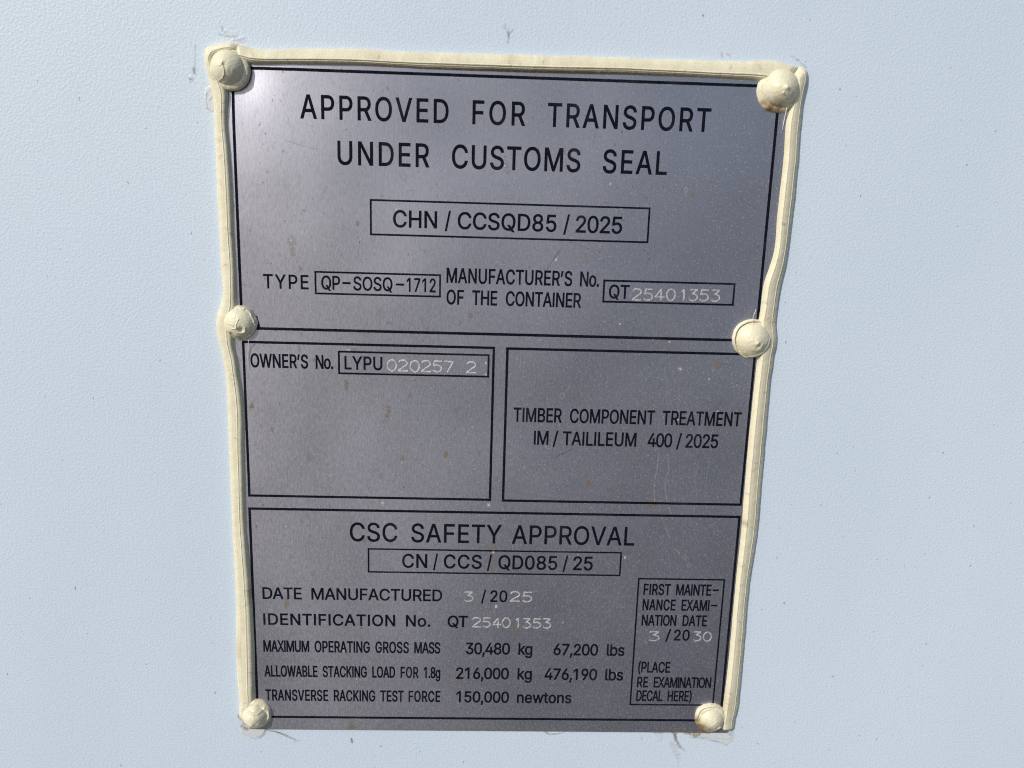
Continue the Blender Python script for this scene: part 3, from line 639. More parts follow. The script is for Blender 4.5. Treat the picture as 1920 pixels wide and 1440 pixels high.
def cream_material():
    k = Nodes('cream_sealant')
    n = k.noise(300, 4, .6)
    fine = k.noise(2600, 3, .6)
    base = k.mix(k.ramp(n, .3, .7), c4(.675, .635, .470), c4(.725, .69, .530))
    base = k.mix(k.math('MULTIPLY', k.ramp(k.noise(700, 2, .5), .68, .78), .35), base, c4(.25, .2, .14))
    g = k.math('MULTIPLY', k.attr('grime'), k.ramp(k.noise(420, 4, .65), .12, .55))
    base = k.mix(k.math('MULTIPLY', g, .85), base, c4(.22, .135, .06))
    base = k.mix(k.math('MULTIPLY', k.attr('dark_line'), .85), base, c4(.10, .085, .06))  # darkens the bead cracks and the bands beside the rivet ridges
    h = k.math('ADD', fine, k.math('MULTIPLY', k.noise(520, 3, .55), 1.5))
    b = k.bsdf(Base_Color=base, Roughness=.42, Specular_IOR_Level=.45, Normal=k.bump(h, .00010, .7),
               Subsurface_Weight=.08, Subsurface_Radius=(.002, .0015, .001), Subsurface_Scale=.3)
    return k.done(b.outputs[0])

def ink_material():
    k = Nodes('black_printed_ink')
    n = k.noise(900, 3, .6)
    base = k.mix(k.ramp(n, .35, .75), c4(.003, .004, .010), c4(.008, .009, .016))
    base = k.mix(k.math('MULTIPLY', k.ramp(k.noise(60, 4, .6), .50, .75), .55), base, c4(.030, .031, .040))
    base = k.mix(k.math('MULTIPLY', k.ramp(k.noise(1400, 2, .5), .72, .80), .35), base, c4(.08, .08, .09))
    return k.done(k.bsdf(Base_Color=base, Roughness=.75, Specular_IOR_Level=.06).outputs[0])

def stamp_material(name, v):
    k = Nodes(name)
    n = k.noise(1600, 2, .6)
    base = k.mix(k.ramp(n, .3, .7), c4(v * .72, v * .72, v * .74), c4(v, v, v * 1.01))
    return k.done(k.bsdf(Base_Color=base, Metallic=.0, Roughness=.42).outputs[0])

def hair_material(name, c):
    k = Nodes(name)
    n = k.noise(500, 2, .5)
    return k.done(k.bsdf(Base_Color=k.mix(n, c4(*[x * .85 for x in c]), c4(*c)), Roughness=.4).outputs[0])

def ground_material():
    k = Nodes('yard_concrete')
    n = k.noise(6, 6, .6)
    return k.done(k.bsdf(Base_Color=k.mix(n, c4(.07, .07, .075), c4(.12, .12, .125)), Roughness=.9).outputs[0])

M_WALL, M_STEEL, M_CREAM, M_INK = wall_material(), steel_material(), cream_material(), ink_material()
M_STAMP = {}
M_HAIR = hair_material('pale_bristle', (.80, .78, .70))

# ------------------------------------------------------------------ the setting: container wall and the yard below it
def axis(spans):
    out = []
    for a, b, st in spans:
        n = max(1, int(round((b - a) / st)))
        out += list(np.linspace(a, b, n, endpoint=False))
    return np.array(out + [spans[-1][1]])

def build_wall():
    xs = axis([(-1300, -400, 60), (-400, -132, 6), (-132, 128, .36), (128, 400, 6), (400, 1300, 60)])
    zs = axis([(-1400, -300, 60), (-300, -152, 6), (-152, -131, .36), (-131, 110, 3), (110, 156, .36), (156, 400, 6), (400, 1000, 60)])
    X, Z = np.meshgrid(xs, zs, indexing='ij')
    Y = np.zeros_like(X)
    verts = np.stack([X, Y, Z], -1).reshape(-1, 3)
    me = mesh_from(verts, grid_faces(len(xs), len(zs))[:, ::-1].copy() if False else grid_faces(len(xs), len(zs)))
    w = vnoise(X, Z, .9, 3) * .18
    for name in ('dark', 'film', 'rust'):
        a = np.zeros_like(X)
        for pts, wd, s in WALLMARKS[name]:
            if s <= 0: continue
            d = seg_dist(X, Z, pts) + w * min(1, wd * 1.2)
            if name == 'dark': v = s * np.exp(-(d / max(.23, wd * .6)) ** 2) * np.clip(.7 + .6 * vnoise(X, Z, 1.4, 17), .4, 1)
            else: v = s * np.clip((wd - d) / (wd * .35), 0, 1)
            a = np.maximum(a, v)
        set_attr(me, name, a)
    # close the panel with a back and sides so that it has the thickness of a lined wall
    o = link('container_wall', me, M_WALL)
    tag(o, 'light blue painted steel wall with a fine orange-peel texture behind the plate', 'wall', kind='structure')
    bmv = [(-1300, .0, -1400), (1300, .0, -1400), (1300, .0, 1000), (-1300, .0, 1000)]
    bk = [(x, 45.0, z) for x, _, z in bmv]
    back = mesh_from(bmv + bk, [(4, 7, 6, 5), (0, 4, 5, 1), (1, 5, 6, 2), (2, 6, 7, 3), (3, 7, 4, 0)], False)
    for n in ('dark', 'film', 'rust'): set_attr(back, n, np.zeros(8))
    link('wall_back', back, M_WALL, o)
    return o

WALL = build_wall()
g = mesh_from([(-60000, -60000, -1402), (60000, -60000, -1402), (60000, 60000, -1402), (-60000, 60000, -1402)], [(0, 1, 2, 3)], False)
tag(link('ground', g, ground_material()), kind='structure')

# ------------------------------------------------------------------ the plate
ZB, ZT, XL, XR = -137.5, 135.2, -103.6, 103.4
PLATE = bpy.data.objects.new('data_plate', None)
col.objects.link(PLATE)
PLATE.empty_display_size = .02
PLATE.location = (0, 0, ZB * MM)
tag(PLATE, 'grey brushed metal approval plate with black printed panels, riveted to the blue wall', 'data plate')

def plate_y(x, z):
    # the thin sheet is drawn in a little round the rivet at its upper left corner
    d = np.hypot(np.asarray(x, float) - RIVETS['tl'][0], np.asarray(z, float) - RIVETS['tl'][1])
    return -T + 1.15 * np.exp(-(d / 11.5) ** 2)

def build_sheet():
    st = .30
    xs = np.linspace(XL, XR, int((XR - XL) / st)); zs = np.linspace(ZB, ZT, int((ZT - ZB) / st))
    nx, nz = len(xs), len(zs)
    X, Z = np.meshgrid(xs, zs, indexing='ij')
    verts = np.stack([X, plate_y(X, Z), Z], -1).reshape(-1, 3)
    faces = grid_faces(nx, nz)
    i = np.arange(nx * nz).reshape(nx, nz)
    ring = np.concatenate([i[:, 0], i[-1, 1:], i[-2::-1, -1], i[0, -2:0:-1]])
    rt = verts[ring].copy(); rv = rt.copy(); rv[:, 1] = -.02
    n0 = len(verts); m_ = len(ring); j = np.arange(m_)
    side = np.stack([n0 + j, n0 + m_ + j, n0 + m_ + (j + 1) % m_, n0 + (j + 1) % m_], -1)
    rv = np.concatenate([rt, rv])
    me = mesh_from(np.concatenate([verts, rv]), np.concatenate([faces, side]))
    uv = me.uv_layers.new(name='UVMap')
    li = np.empty(len(me.loops), np.int32); me.loops.foreach_get('vertex_index', li)
    av = np.concatenate([verts, rv])
    uv.data.foreach_set('uv', np.stack([(av[li, 0] - XL) / 300, (av[li, 2] - ZB) / 300], -1).astype(np.float32).ravel())
    rust = np.zeros_like(X); ringa = np.zeros_like(X); pale = np.zeros_like(X); dark = np.zeros_like(X)
    wx = vnoise(X, Z, .8, 11) * .42 + vnoise(X, Z, .35, 12) * .22
    wz = vnoise(X, Z, .8, 13) * .42 + vnoise(X, Z, .35, 14) * .22
    def local(x, z, r):
        a = np.searchsorted(xs, [x - r, x + r]); b = np.searchsorted(zs, [z - r, z + r])
        return slice(a[0], a[1]), slice(b[0], b[1])
    for x, z, w, h, s in RUST:
        sl = local(x, z, max(w, h) * 1.6 + .6)
        d = np.hypot((X[sl] + wx[sl] * min(1, w) - x) / (w + .10), (Z[sl] + wz[sl] - z) / (h + .10))
        v = s * np.clip((1.15 - d) / .45, 0, 1) * (.70 + .30 * np.clip(d, 0, 1))
        rust[sl] = np.maximum(rust[sl], v)
    for x, z, w, h, s in RING:
        sl = local(x, z, max(w, h) * 1.6 + .6)
        d = np.hypot((X[sl] + wx[sl] * .5 - x) / w, (Z[sl] + wz[sl] * .5 - z) / h)
        ringa[sl] = np.maximum(ringa[sl], s * np.exp(-((d - .85) * min(w, h) / .26) ** 2))
        dark[sl] = np.maximum(dark[sl], .22 * s * np.exp(-((d - 1.25) * min(w, h) / .3) ** 2))
    for x, z, w, h, s in WHITE:
        sl = local(x, z, max(w, h) * 1.6 + .6)
        d = np.hypot((X[sl] + wx[sl] * .25 - x) / w, (Z[sl] + wz[sl] * .25 - z) / h)
        pale[sl] = np.maximum(pale[sl], s * np.clip((1.2 - d) / .5, 0, 1))
    for name, arr in (('dark', dark), ('pale', pale)):
        for pts, wd, s in SCRATCH[name]:
            if s <= 0: continue
            p = np.array(pts); c = p.mean(0); r = np.abs(p - c).max() + 2
            sl = local(c[0], c[1], r)
            br = .55 + .45 * vnoise(X[sl], Z[sl], 1.1, 21)
            d = seg_dist(X[sl] + wx[sl] * .15, Z[sl], pts)
            arr[sl] = np.maximum(arr[sl], (s if name == 'dark' else .75 * s) * br * min(1, wd / .17) * np.exp(-(d / max(.17, wd)) ** 2))
    # random small flecks, drop marks and hairs besides the ones drawn one by one
    for _ in range(230):
        x = rng.uniform(XL + 5, XR - 5); z = rng.uniform(ZB + 2, ZT - 4)
        w = rng.uniform(.14, .34); h = w * rng.uniform(1, 2.2); s = rng.uniform(.15, .5)
        sl = local(x, z, 1.8)
        d = np.hypot((X[sl] + wx[sl] * .4 - x) / w, (Z[sl] + wz[sl] * .4 - z) / h)
        a = rust if rng.random() < .55 else (dark if rng.random() < .6 else pale)
        a[sl] = np.maximum(a[sl], s * np.clip((1.2 - d) / .5, 0, 1))
    for _ in range(70):
        x = rng.uniform(XL + 5, XR - 5); z = rng.uniform(ZB + 5, ZT - 5)
        an = rng.uniform(0, math.pi); L = rng.uniform(.8, 4)
        pts = [(x, z), (x + L * .5 * math.cos(an), z + L * .5 * math.sin(an)), (x + L * math.cos(an + .3), z + L * math.sin(an + .3))]
        sl = local(x, z, 5)
        a = dark if rng.random() < .5 else pale
        a[sl] = np.maximum(a[sl], rng.uniform(.1, .3) * np.exp(-(seg_dist(X[sl], Z[sl], pts) / .16) ** 2))
    # the brownish grime that gathers along the bottom edge
    pad = lambda a: np.concatenate([a.ravel(), np.zeros(2 * m_)])
    edge = np.exp(-(Z - ZB) / .5) * np.clip(.45 + fbm(X, Z, 9, 31) * .7, 0, 1)
    rust = np.maximum(rust, edge * .8)
    for n, a in (('rust', rust), ('ring', ringa), ('dark', dark), ('pale', pale)): set_attr(me, n, pad(a))
    return link('metal_sheet', me, M_STEEL, PLATE)

SHEET = build_sheet()
INK = .025
Y_STAMP = -T

def rect_line(x0, z0, x1, z1, w, seed, notch=()):
    """the four printed strokes of a frame, each with a slightly ragged screen-printed edge"""
    V = []; F = []
    r = np.random.default_rng(seed)
    def stroke(ax, az, bx, bz, trim):
        L = math.hypot(bx - ax, bz - az); n = max(2, int(L / .42))
        t = np.linspace(0, 1, n + 1)
        ux, uz = (bx - ax) / L, (bz - az) / L
        h = w / 2 + .06
        t0 = (h if trim else -h) / L; tt = t0 + t * (1 - 2 * t0)
        saw = (np.arange(n + 1) % 2) * .07 * min(1, w / .8)
        a = h - saw + r.normal(0, .018, n + 1); b = h + r.normal(0, .02, n + 1)
        k0 = len(V)
        for q, p1, p2 in zip(tt, a, b):
            cx, cz = ax + (bx - ax) * q, az + (bz - az) * q
            V.append((cx - uz * p1, float(plate_y(cx, cz)) - INK, cz + ux * p1)); V.append((cx + uz * p2, float(plate_y(cx, cz)) - INK, cz - ux * p2))
        for q in range(n):
            F.append((k0 + 2 * q, k0 + 2 * q + 1, k0 + 2 * q + 3, k0 + 2 * q + 2))
    stroke(x0, z1, x1, z1, False); stroke(x0, z0, x1, z0, False)
    stroke(x0, z0, x0, z1, True); stroke(x1, z0, x1, z1, True)
    return V, F

def offset_contour(p, d):
    p = np.asarray(p, float)
    keep = np.hypot(*(p - np.roll(p, 1, 0)).T) > .012
    p = p[keep]
    a = p - np.roll(p, 1, 0); b = np.roll(p, -1, 0) - p
    a /= np.linalg.norm(a, axis=1)[:, None] + 1e-9; b /= np.linalg.norm(b, axis=1)[:, None] + 1e-9
    n1 = np.stack([-a[:, 1], a[:, 0]], 1); n2 = np.stack([-b[:, 1], b[:, 0]], 1)
    n = n1 + n2
    L = np.maximum((n * n).sum(1), .6)
    return p + d * 2 * n / L[:, None]

def parse(s):
    return [[tuple(map(float, q.split(','))) for q in c.split()] for c in s.split('|')]
GLYPH["'"] = GLYPH[',']
PARSED = {ch: (adv, parse(s)) for ch, (adv, s) in GLYPH.items()}
# which way round the outlines run: the outer ring of an O decides the sign of the emboldening
def area(c): return sum(a[0] * b[1] - b[0] * a[1] for a, b in zip(c, c[1:] + c[:1]))
_o = max(PARSED['O'][1], key=lambda c: max(q[0] for q in c) - min(q[0] for q in c))
_area = area(_o)
SIGN = -1.0 if _area > 0 else 1.0
CAP = 509.0

def word_mesh(text, x0, x1, z, cap, k, weight):
    """outline letters squeezed by k, spaced so that the word's ink runs from x0 to x1"""
    s = cap / CAP
    adv = []; ink = []
    for ch in text:
        a, cs = PARSED[ch]
        xs = [q[0] for c in cs for q in c]
        adv.append(a * s * k); ink.append((min(xs) * s * k, max(xs) * s * k))
    w = x1 - x0 - 2 * weight
    n = len(text)
    if n == 1:
        kk = k * w / (ink[0][1] - ink[0][0]) if text not in '/-' else k
        if text == '-': kk = k * w / (ink[0][1] - ink[0][0])
        if text == '/': kk = k * w / (ink[0][1] - ink[0][0])
        start = x0 + weight - min(q[0] for c in PARSED[text][1] for q in c) * s * kk
        pens = [start]; ks = [kk]
    else:
        nat = sum(adv[:-1]) - ink[0][0] + ink[-1][1]
        tr = (w - nat) / (n - 1)
        if tr < -.10 * cap:                      # never let letters run into each other
            kk = k * w / nat; tr = 0
            adv = [a * kk / k for a in adv]; ink = [(a * kk / k, b * kk / k) for a, b in ink]; k = kk
        pens = []; p = x0 + weight - ink[0][0]
        for a in adv:
            pens.append(p); p += a + tr
        ks = [k] * n
    V = []; F = []
    for ch, pen, kk in zip(text, pens, ks):
        up = cap * .08 if ch == '-' else cap * .86 if ch == "'" else 0
        rings = [offset_contour([(pen + px * s * kk, z + up + py * s) for px, py in c], SIGN * weight) for c in PARSED[ch][1]]
        pts = np.concatenate(rings); ed = []; n0 = 0
        for r_ in rings:
            m_ = len(r_); ed += [(n0 + q, n0 + (q + 1) % m_) for q in range(m_)]; n0 += m_
        o_ = pts.min(0)
        vv, _, ff = geometry.delaunay_2d_cdt([Vector((float(a), float(b))) for a, b in (pts - o_) * 10], ed, [], 0, 1e-4)[:3]
        vv = np.array([(v.x, v.y) for v in vv]) / 10 + o_
        cen = np.array([vv[list(f)].mean(0) for f in ff])
        wind = np.zeros(len(cen))
        for r_ in rings:                                  # winding number of every triangle's middle
            a = r_; b = np.roll(r_, -1, 0)
            for (ax, az), (bx, bz) in zip(a, b):
                side = (bx - ax) * (cen[:, 1] - az) - (cen[:, 0] - ax) * (bz - az)
                wind += ((az <= cen[:, 1]) & (bz > cen[:, 1]) & (side > 0)).astype(float)
                wind -= ((az > cen[:, 1]) & (bz <= cen[:, 1]) & (side < 0)).astype(float)
        base = len(V)
        V += [(float(a), -T - INK, float(b)) for a, b in vv]
        F += [tuple(base + q for q in f) for f, w_ in zip(ff, wind) if w_ * SIGN < -.5]
    return V, F

def face_front(me):
    """turn every printed face towards -Y"""
    bm = bmesh.new(); bm.from_mesh(me)
    for f in bm.faces:
        if f.normal.y > 0: f.normal_flip()
    bm.to_mesh(me); bm.free()

PANELS = {}
FIELDS = {}
for i, (name, x0, z0, x1, z1, w) in enumerate(BOXES):
    V, F = rect_line(x0, z0, x1, z1, w, 100 + i)
    if name == 'transport_panel':       # the frame steps round the rivet at its lower left corner
        n_ = len(V); V += [(-94.9, -T - INK, 41.6), (-94.0, -T - INK, 41.6), (-93.1, -T - INK, 37.2), (-94.2, -T - INK, 37.2)]
        F.append((n_, n_ + 1, n_ + 2, n_ + 3))
    me = mesh_from(V, F, False); face_front(me)
    if name.endswith('_panel'):
        PANELS[name] = (link('panel_border', me, M_INK, PLATE), x0, z0, x1, z1)
    else:
        FIELDS[name] = (me, (x0 + x1) / 2, (z0 + z1) / 2)

def panel_at(x, z):
    for o, x0, z0, x1, z1 in PANELS.values():
        if x0 - 2 <= x <= x1 + 2 and z0 - 2 <= z <= z1 + 2: return o
    return PLATE
for name, (me, x, z) in FIELDS.items():
    FIELDS[name] = link('field_box', me, M_INK, panel_at(x, z))

for kind, k, wgt, cap, z, words, box in LINES:
    V = []; F = []
    for text, x0, x1 in words:
        v, f = word_mesh(text, x0, x1, z, cap, k, wgt + .05)
        F += [tuple(len(V) + q for q in t) for t in f]; V += v
    me = mesh_from(V, F, False); face_front(me)
    par = panel_at((words[0][1] + words[-1][2]) / 2, z)
    link('lettering', me, M_INK, par)

# ------------------------------------------------------------------ stamped numbers: little pin-marked strokes
def arc(cx, cz, rx, rz, a0, a1, n=9):
    return [(cx + rx * math.cos(math.radians(a)), cz + rz * math.sin(math.radians(a))) for a in np.linspace(a0, a1, n)]
DIGIT = {
    '0': [arc(.33, .5, .33, .5, 90, 450, 21)],
    '1': [[(.26, .78), (.48, .98), (.48, 0)]],
    '2': [arc(.32, .72, .32, .28, 165, -20, 10) + [(.05, .12), (0, .03), (.68, .03)]],
    '3': [[(.02, .97), (.62, .97), (.26, .60)] + arc(.32, .30, .34, .30, 85, -150, 11)],
    '4': [[(.46, 0), (.46, .98), (0, .30), (.70, .30)]],
    '5': [[(.66, .97), (.12, .97), (.06, .54)] + arc(.30, .32, .36, .30, 125, -150, 12)],
    '7': [[(0, .97), (.68, .97), (.24, 0)]],
}
def stamp_mesh(text, x0, x1, za, zb, h, seed):
    r = np.random.default_rng(seed)
    V = []; F = []
    n = len(text)
    # the last character's ink ends at x1
    pitch = (x1 - x0) / (n - 1 + .70 * 1.16) if n > 1 else 0
    cw = pitch * 1.16 if n > 1 else (x1 - x0) / .68
    for i, ch in enumerate(text):
        if ch == ' ': continue
        ox = x0 + i * pitch + r.normal(0, .06); zz = za + (zb - za) * (i / max(1, n - 1)) + r.normal(0, .06)
        for poly in DIGIT[ch]:
            p = np.array([(ox + a * cw, zz + b * h) for a, b in poly])
            seg = np.hypot(*(p[1:] - p[:-1]).T); L = np.concatenate([[0], seg.cumsum()])
            m_ = max(3, int(L[-1] / .11)); t = np.linspace(0, L[-1], m_)
            q = np.stack([np.interp(t, L, p[:, 0]), np.interp(t, L, p[:, 1])], 1)
            d = np.gradient(q, axis=0); d /= np.linalg.norm(d, axis=1)[:, None] + 1e-9
            # each stroke is a double furrow with a burr on both sides, broken here and there
            for off in (-.15, .15):
                rad = (.125 + .05 * np.sin(t / .46 * 2 * math.pi + r.uniform(0, 6))) * (1 + .55 * vnoise(t, t * 0 + seed + off, .7, seed + int(off * 100)))
                rad = np.clip(rad, .02, .2)
                w_ = off + vnoise(t, t * 0 + off, 1.2, seed + 9) * .05
                qq = q + np.stack([-d[:, 1] * w_, d[:, 0] * w_], 1) + r.normal(0, .02, q.shape)
                k0 = len(V); ns = 6
                for (cx, cz), (dx, dz), rr in zip(qq, d, rad):
                    for a in range(ns):
                        an = math.pi * a / (ns - 1)
                        o = rr * math.cos(an)
                        V.append((cx - dz * o, Y_STAMP - .01 - .8 * rr * math.sin(an), cz + dx * o))
                for a in range(m_ - 1):
                    for b in range(ns - 1):
                        F.append((k0 + a * ns + b, k0 + a * ns + b + 1, k0 + (a + 1) * ns + b + 1, k0 + (a + 1) * ns + b))
    return V, F
for i, (text, x0, x1, za, zb, h, box, br) in enumerate(STAMPS):
    V, F = stamp_mesh(text, x0, x1, za, zb, h, 40 + i)
    key = round(br, 2)
    if key not in M_STAMP: M_STAMP[key] = stamp_material('bare_stamped_metal', .66 * br)
    link('stamped_number', mesh_from(V, F, True), M_STAMP[key], panel_at((x0 + x1) / 2, (za + zb) / 2))

# ------------------------------------------------------------------ sealant beads
def bead(rows, profile, seed, taper=(1.5, 1.5), grime=None, hscale=None):
    """rows: outer edge on the wall, inner edge on the plate; profile: (share of the width, height over the wall)"""
    R_ = np.array(rows, float)
    mid = (R_[:, :2] + R_[:, 2:]) / 2
    d = np.hypot(*(mid[1:] - mid[:-1]).T); L = np.concatenate([[0], d.cumsum()])
    n = int(L[-1] / .55)
    t = np.linspace(0, L[-1], n)
    # smooth (Catmull-Rom like) resampling of both edges
    def smooth(y):
        mslope = np.gradient(y, L)
        k = np.clip(np.searchsorted(L, t, 'right') - 1, 0, len(L) - 2)
        h = L[k + 1] - L[k]; s = (t - L[k]) / h
        return ((2 * s ** 3 - 3 * s ** 2 + 1) * y[k] + (s ** 3 - 2 * s ** 2 + s) * h * mslope[k]
                + (-2 * s ** 3 + 3 * s ** 2) * y[k + 1] + (s ** 3 - s ** 2) * h * mslope[k + 1])
    E = np.stack([smooth(R_[:, j]) for j in range(4)], 1)
    P_ = np.array(profile, float)
    S = np.unique(np.concatenate([np.linspace(0, 1, 57), P_[:, 0], [.004, .012, .985, .994]]))
    H = np.interp(S, P_[:, 0], P_[:, 1])
    fine = np.linspace(0, 1, 801)
    hf = np.interp(fine, P_[:, 0], P_[:, 1])
    q_ = np.arange(-24, 25); gk = np.exp(-(q_ / 9.0) ** 2); gk /= gk.sum()
    hs_ = np.convolve(np.pad(hf, 24, mode='edge'), gk, 'valid')
    H = np.interp(S, fine, np.where((fine > .03) & (fine < .985), hs_, hf))
    V = np.empty((n, len(S), 3)); G = np.zeros((n, len(S))); K = np.zeros((n, len(S)))
    wob_o = fbm(t, t * 0 + seed, 7, seed) * .16 + vnoise(t, t * 0, 1.3, seed + 5) * .07
    wob_i = fbm(t, t * 0 + seed, 9, seed + 9) * .10
    hs = 1 + .12 * fbm(t, t * 0, 22, seed + 3)
    ta = np.clip(t / taper[0], 0, 1) ** .5 * np.clip((L[-1] - t) / taper[1], 0, 1) ** .5
    shift = fbm(t, t * 0, 30, seed + 7) * .035
    for j, s in enumerate(S):
        x = E[:, 0] + (E[:, 2] - E[:, 0]) * s; z = E[:, 1] + (E[:, 3] - E[:, 1]) * s
        dx = E[:, 2] - E[:, 0]; dz = E[:, 3] - E[:, 1]; w = np.hypot(dx, dz) + 1e-6
        off = wob_o * (1 - s) - wob_i * s
        x = x - dx / w * off * (1 if s < .5 else 1); z = z - dz / w * off
        ss = np.clip(s + shift * math.sin(math.pi * s), 0, 1)
        h = np.interp(ss, S, H)
        base = 0.0 if s < .5 else 0.0
        drag = vnoise(t, t * 0 + s * 16, 9.0, seed + 11) * .022 + vnoise(t, t * 0 + s * 4, 1.9, seed + 13) * .035
        edge = min(1, s / .06, (1 - s) / .03)
        h = h * (ta * hs) + drag * edge * ta
        if hscale is not None: h = h * np.interp(t, hscale[0], hscale[1])
        V[:, j] = np.stack([x, -h, z], 1)
        if grime: G[:, j] = grime(t / L[-1], s, t)
        K[:, j] = 0
    V[:, 0, 1] = .15; V[:, -1, 1] = -.9
    me = mesh_from(V.reshape(-1, 3), grid_faces(n, len(S)))
    # crack lines across the bead and grime in its groove
    for _ in range(int(L[-1] / 14)):
        a = np.random.default_rng(seed * 31 + _).uniform(0, L[-1]); s0 = .35 + .5 * np.random.default_rng(seed * 17 + _).random()
        TT, SS = np.meshgrid(t, S, indexing='ij')
        dd = np.abs(TT - a - .35 * np.sin(SS * 14 + a)); K += .45 * np.exp(-(dd / .32) ** 2) * np.exp(-((SS - s0) / .16) ** 2)
    set_attr(me, 'grime', G); set_attr(me, 'dark_line', np.clip(K, 0, 1))
    bm = bmesh.new(); bm.from_mesh(me); bmesh.ops.recalc_face_normals(bm, faces=bm.faces[:])
    if sum(f.normal.y * f.calc_area() for f in bm.faces) > 0:
        for f in bm.faces: f.normal_flip()
    bm.to_mesh(me); bm.free()
    return me

PROF_L = [(0, 0), (.012, .7), (.05, 1.5), (.12, 2.1), (.30, 2.62), (.48, 2.80), (.58, 2.84), (.625, 3.10), (.665, 2.82), (.74, 2.80), (.80, 2.66), (.85, 2.45), (.90, 2.05), (.95, 1.6), (1, 1.1)]
PROF_T = [(0, 0), (.012, .6), (.06, 1.35), (.15, 1.95), (.35, 2.55), (.55, 2.85), (.62, 2.88), (.67, 3.18), (.72, 2.95), (.745, 2.55), (.775, 2.82), (.81, 2.66), (.835, 2.38), (.87, 2.25), (.92, 1.85), (.97, 1.4), (1, 1.1)]
PROF_R = [(0, 0), (.02, .6), (.08, 1.1), (.18, 1.65), (.25, 1.92), (.29, 2.32), (.33, 2.25), (.45, 2.62), (.60, 2.92), (.72, 3.02), (.77, 3.14), (.83, 2.80), (.90, 2.25), (.965, 1.55), (1, 1.1)]
GRP = 'sealant beads round the plate'
o = link('sealant_bead', bead(LEFT, PROF_L, 5, (3, 2), lambda u, s, t: .10 * (s > .8) + .55 * np.exp(-((t - 222) / 3) ** 2) * (s > .75) + .35 * np.exp(-((t - 248) / 5) ** 2) * (s < .35)), M_CREAM)
tag(o, 'long cream sealant bead down the left edge of the plate', 'sealant', GRP)
o = link('sealant_bead', bead(TOP, PROF_T, 6, (2, 3), lambda u, s, t: (.95 * (s > .86) + .5 * (.72 < s < .78)) * (.30 + .8 * np.exp(-((u - .55) / .33) ** 2)) + .22 * np.clip(vnoise(t, t * 0 + s * 3, 6, 71), 0, 1) * (s < .6)), M_CREAM)
tag(o, 'cream sealant bead along the top edge of the plate with a browned underside', 'sealant', GRP)
o = link('sealant_bead', bead(RIGHT, PROF_R, 8, (2.5, 1.0), lambda u, s, t: .10 * (s > .9) + .55 * np.exp(-((t - 178) / 1.3) ** 2) * (s > .7) + .28 * np.exp(-((t - 262) / 7) ** 2) * (s > .5)), M_CREAM)
tag(o, 'cream sealant bead down the right edge of the plate, bowed above the rivet', 'sealant', GRP)

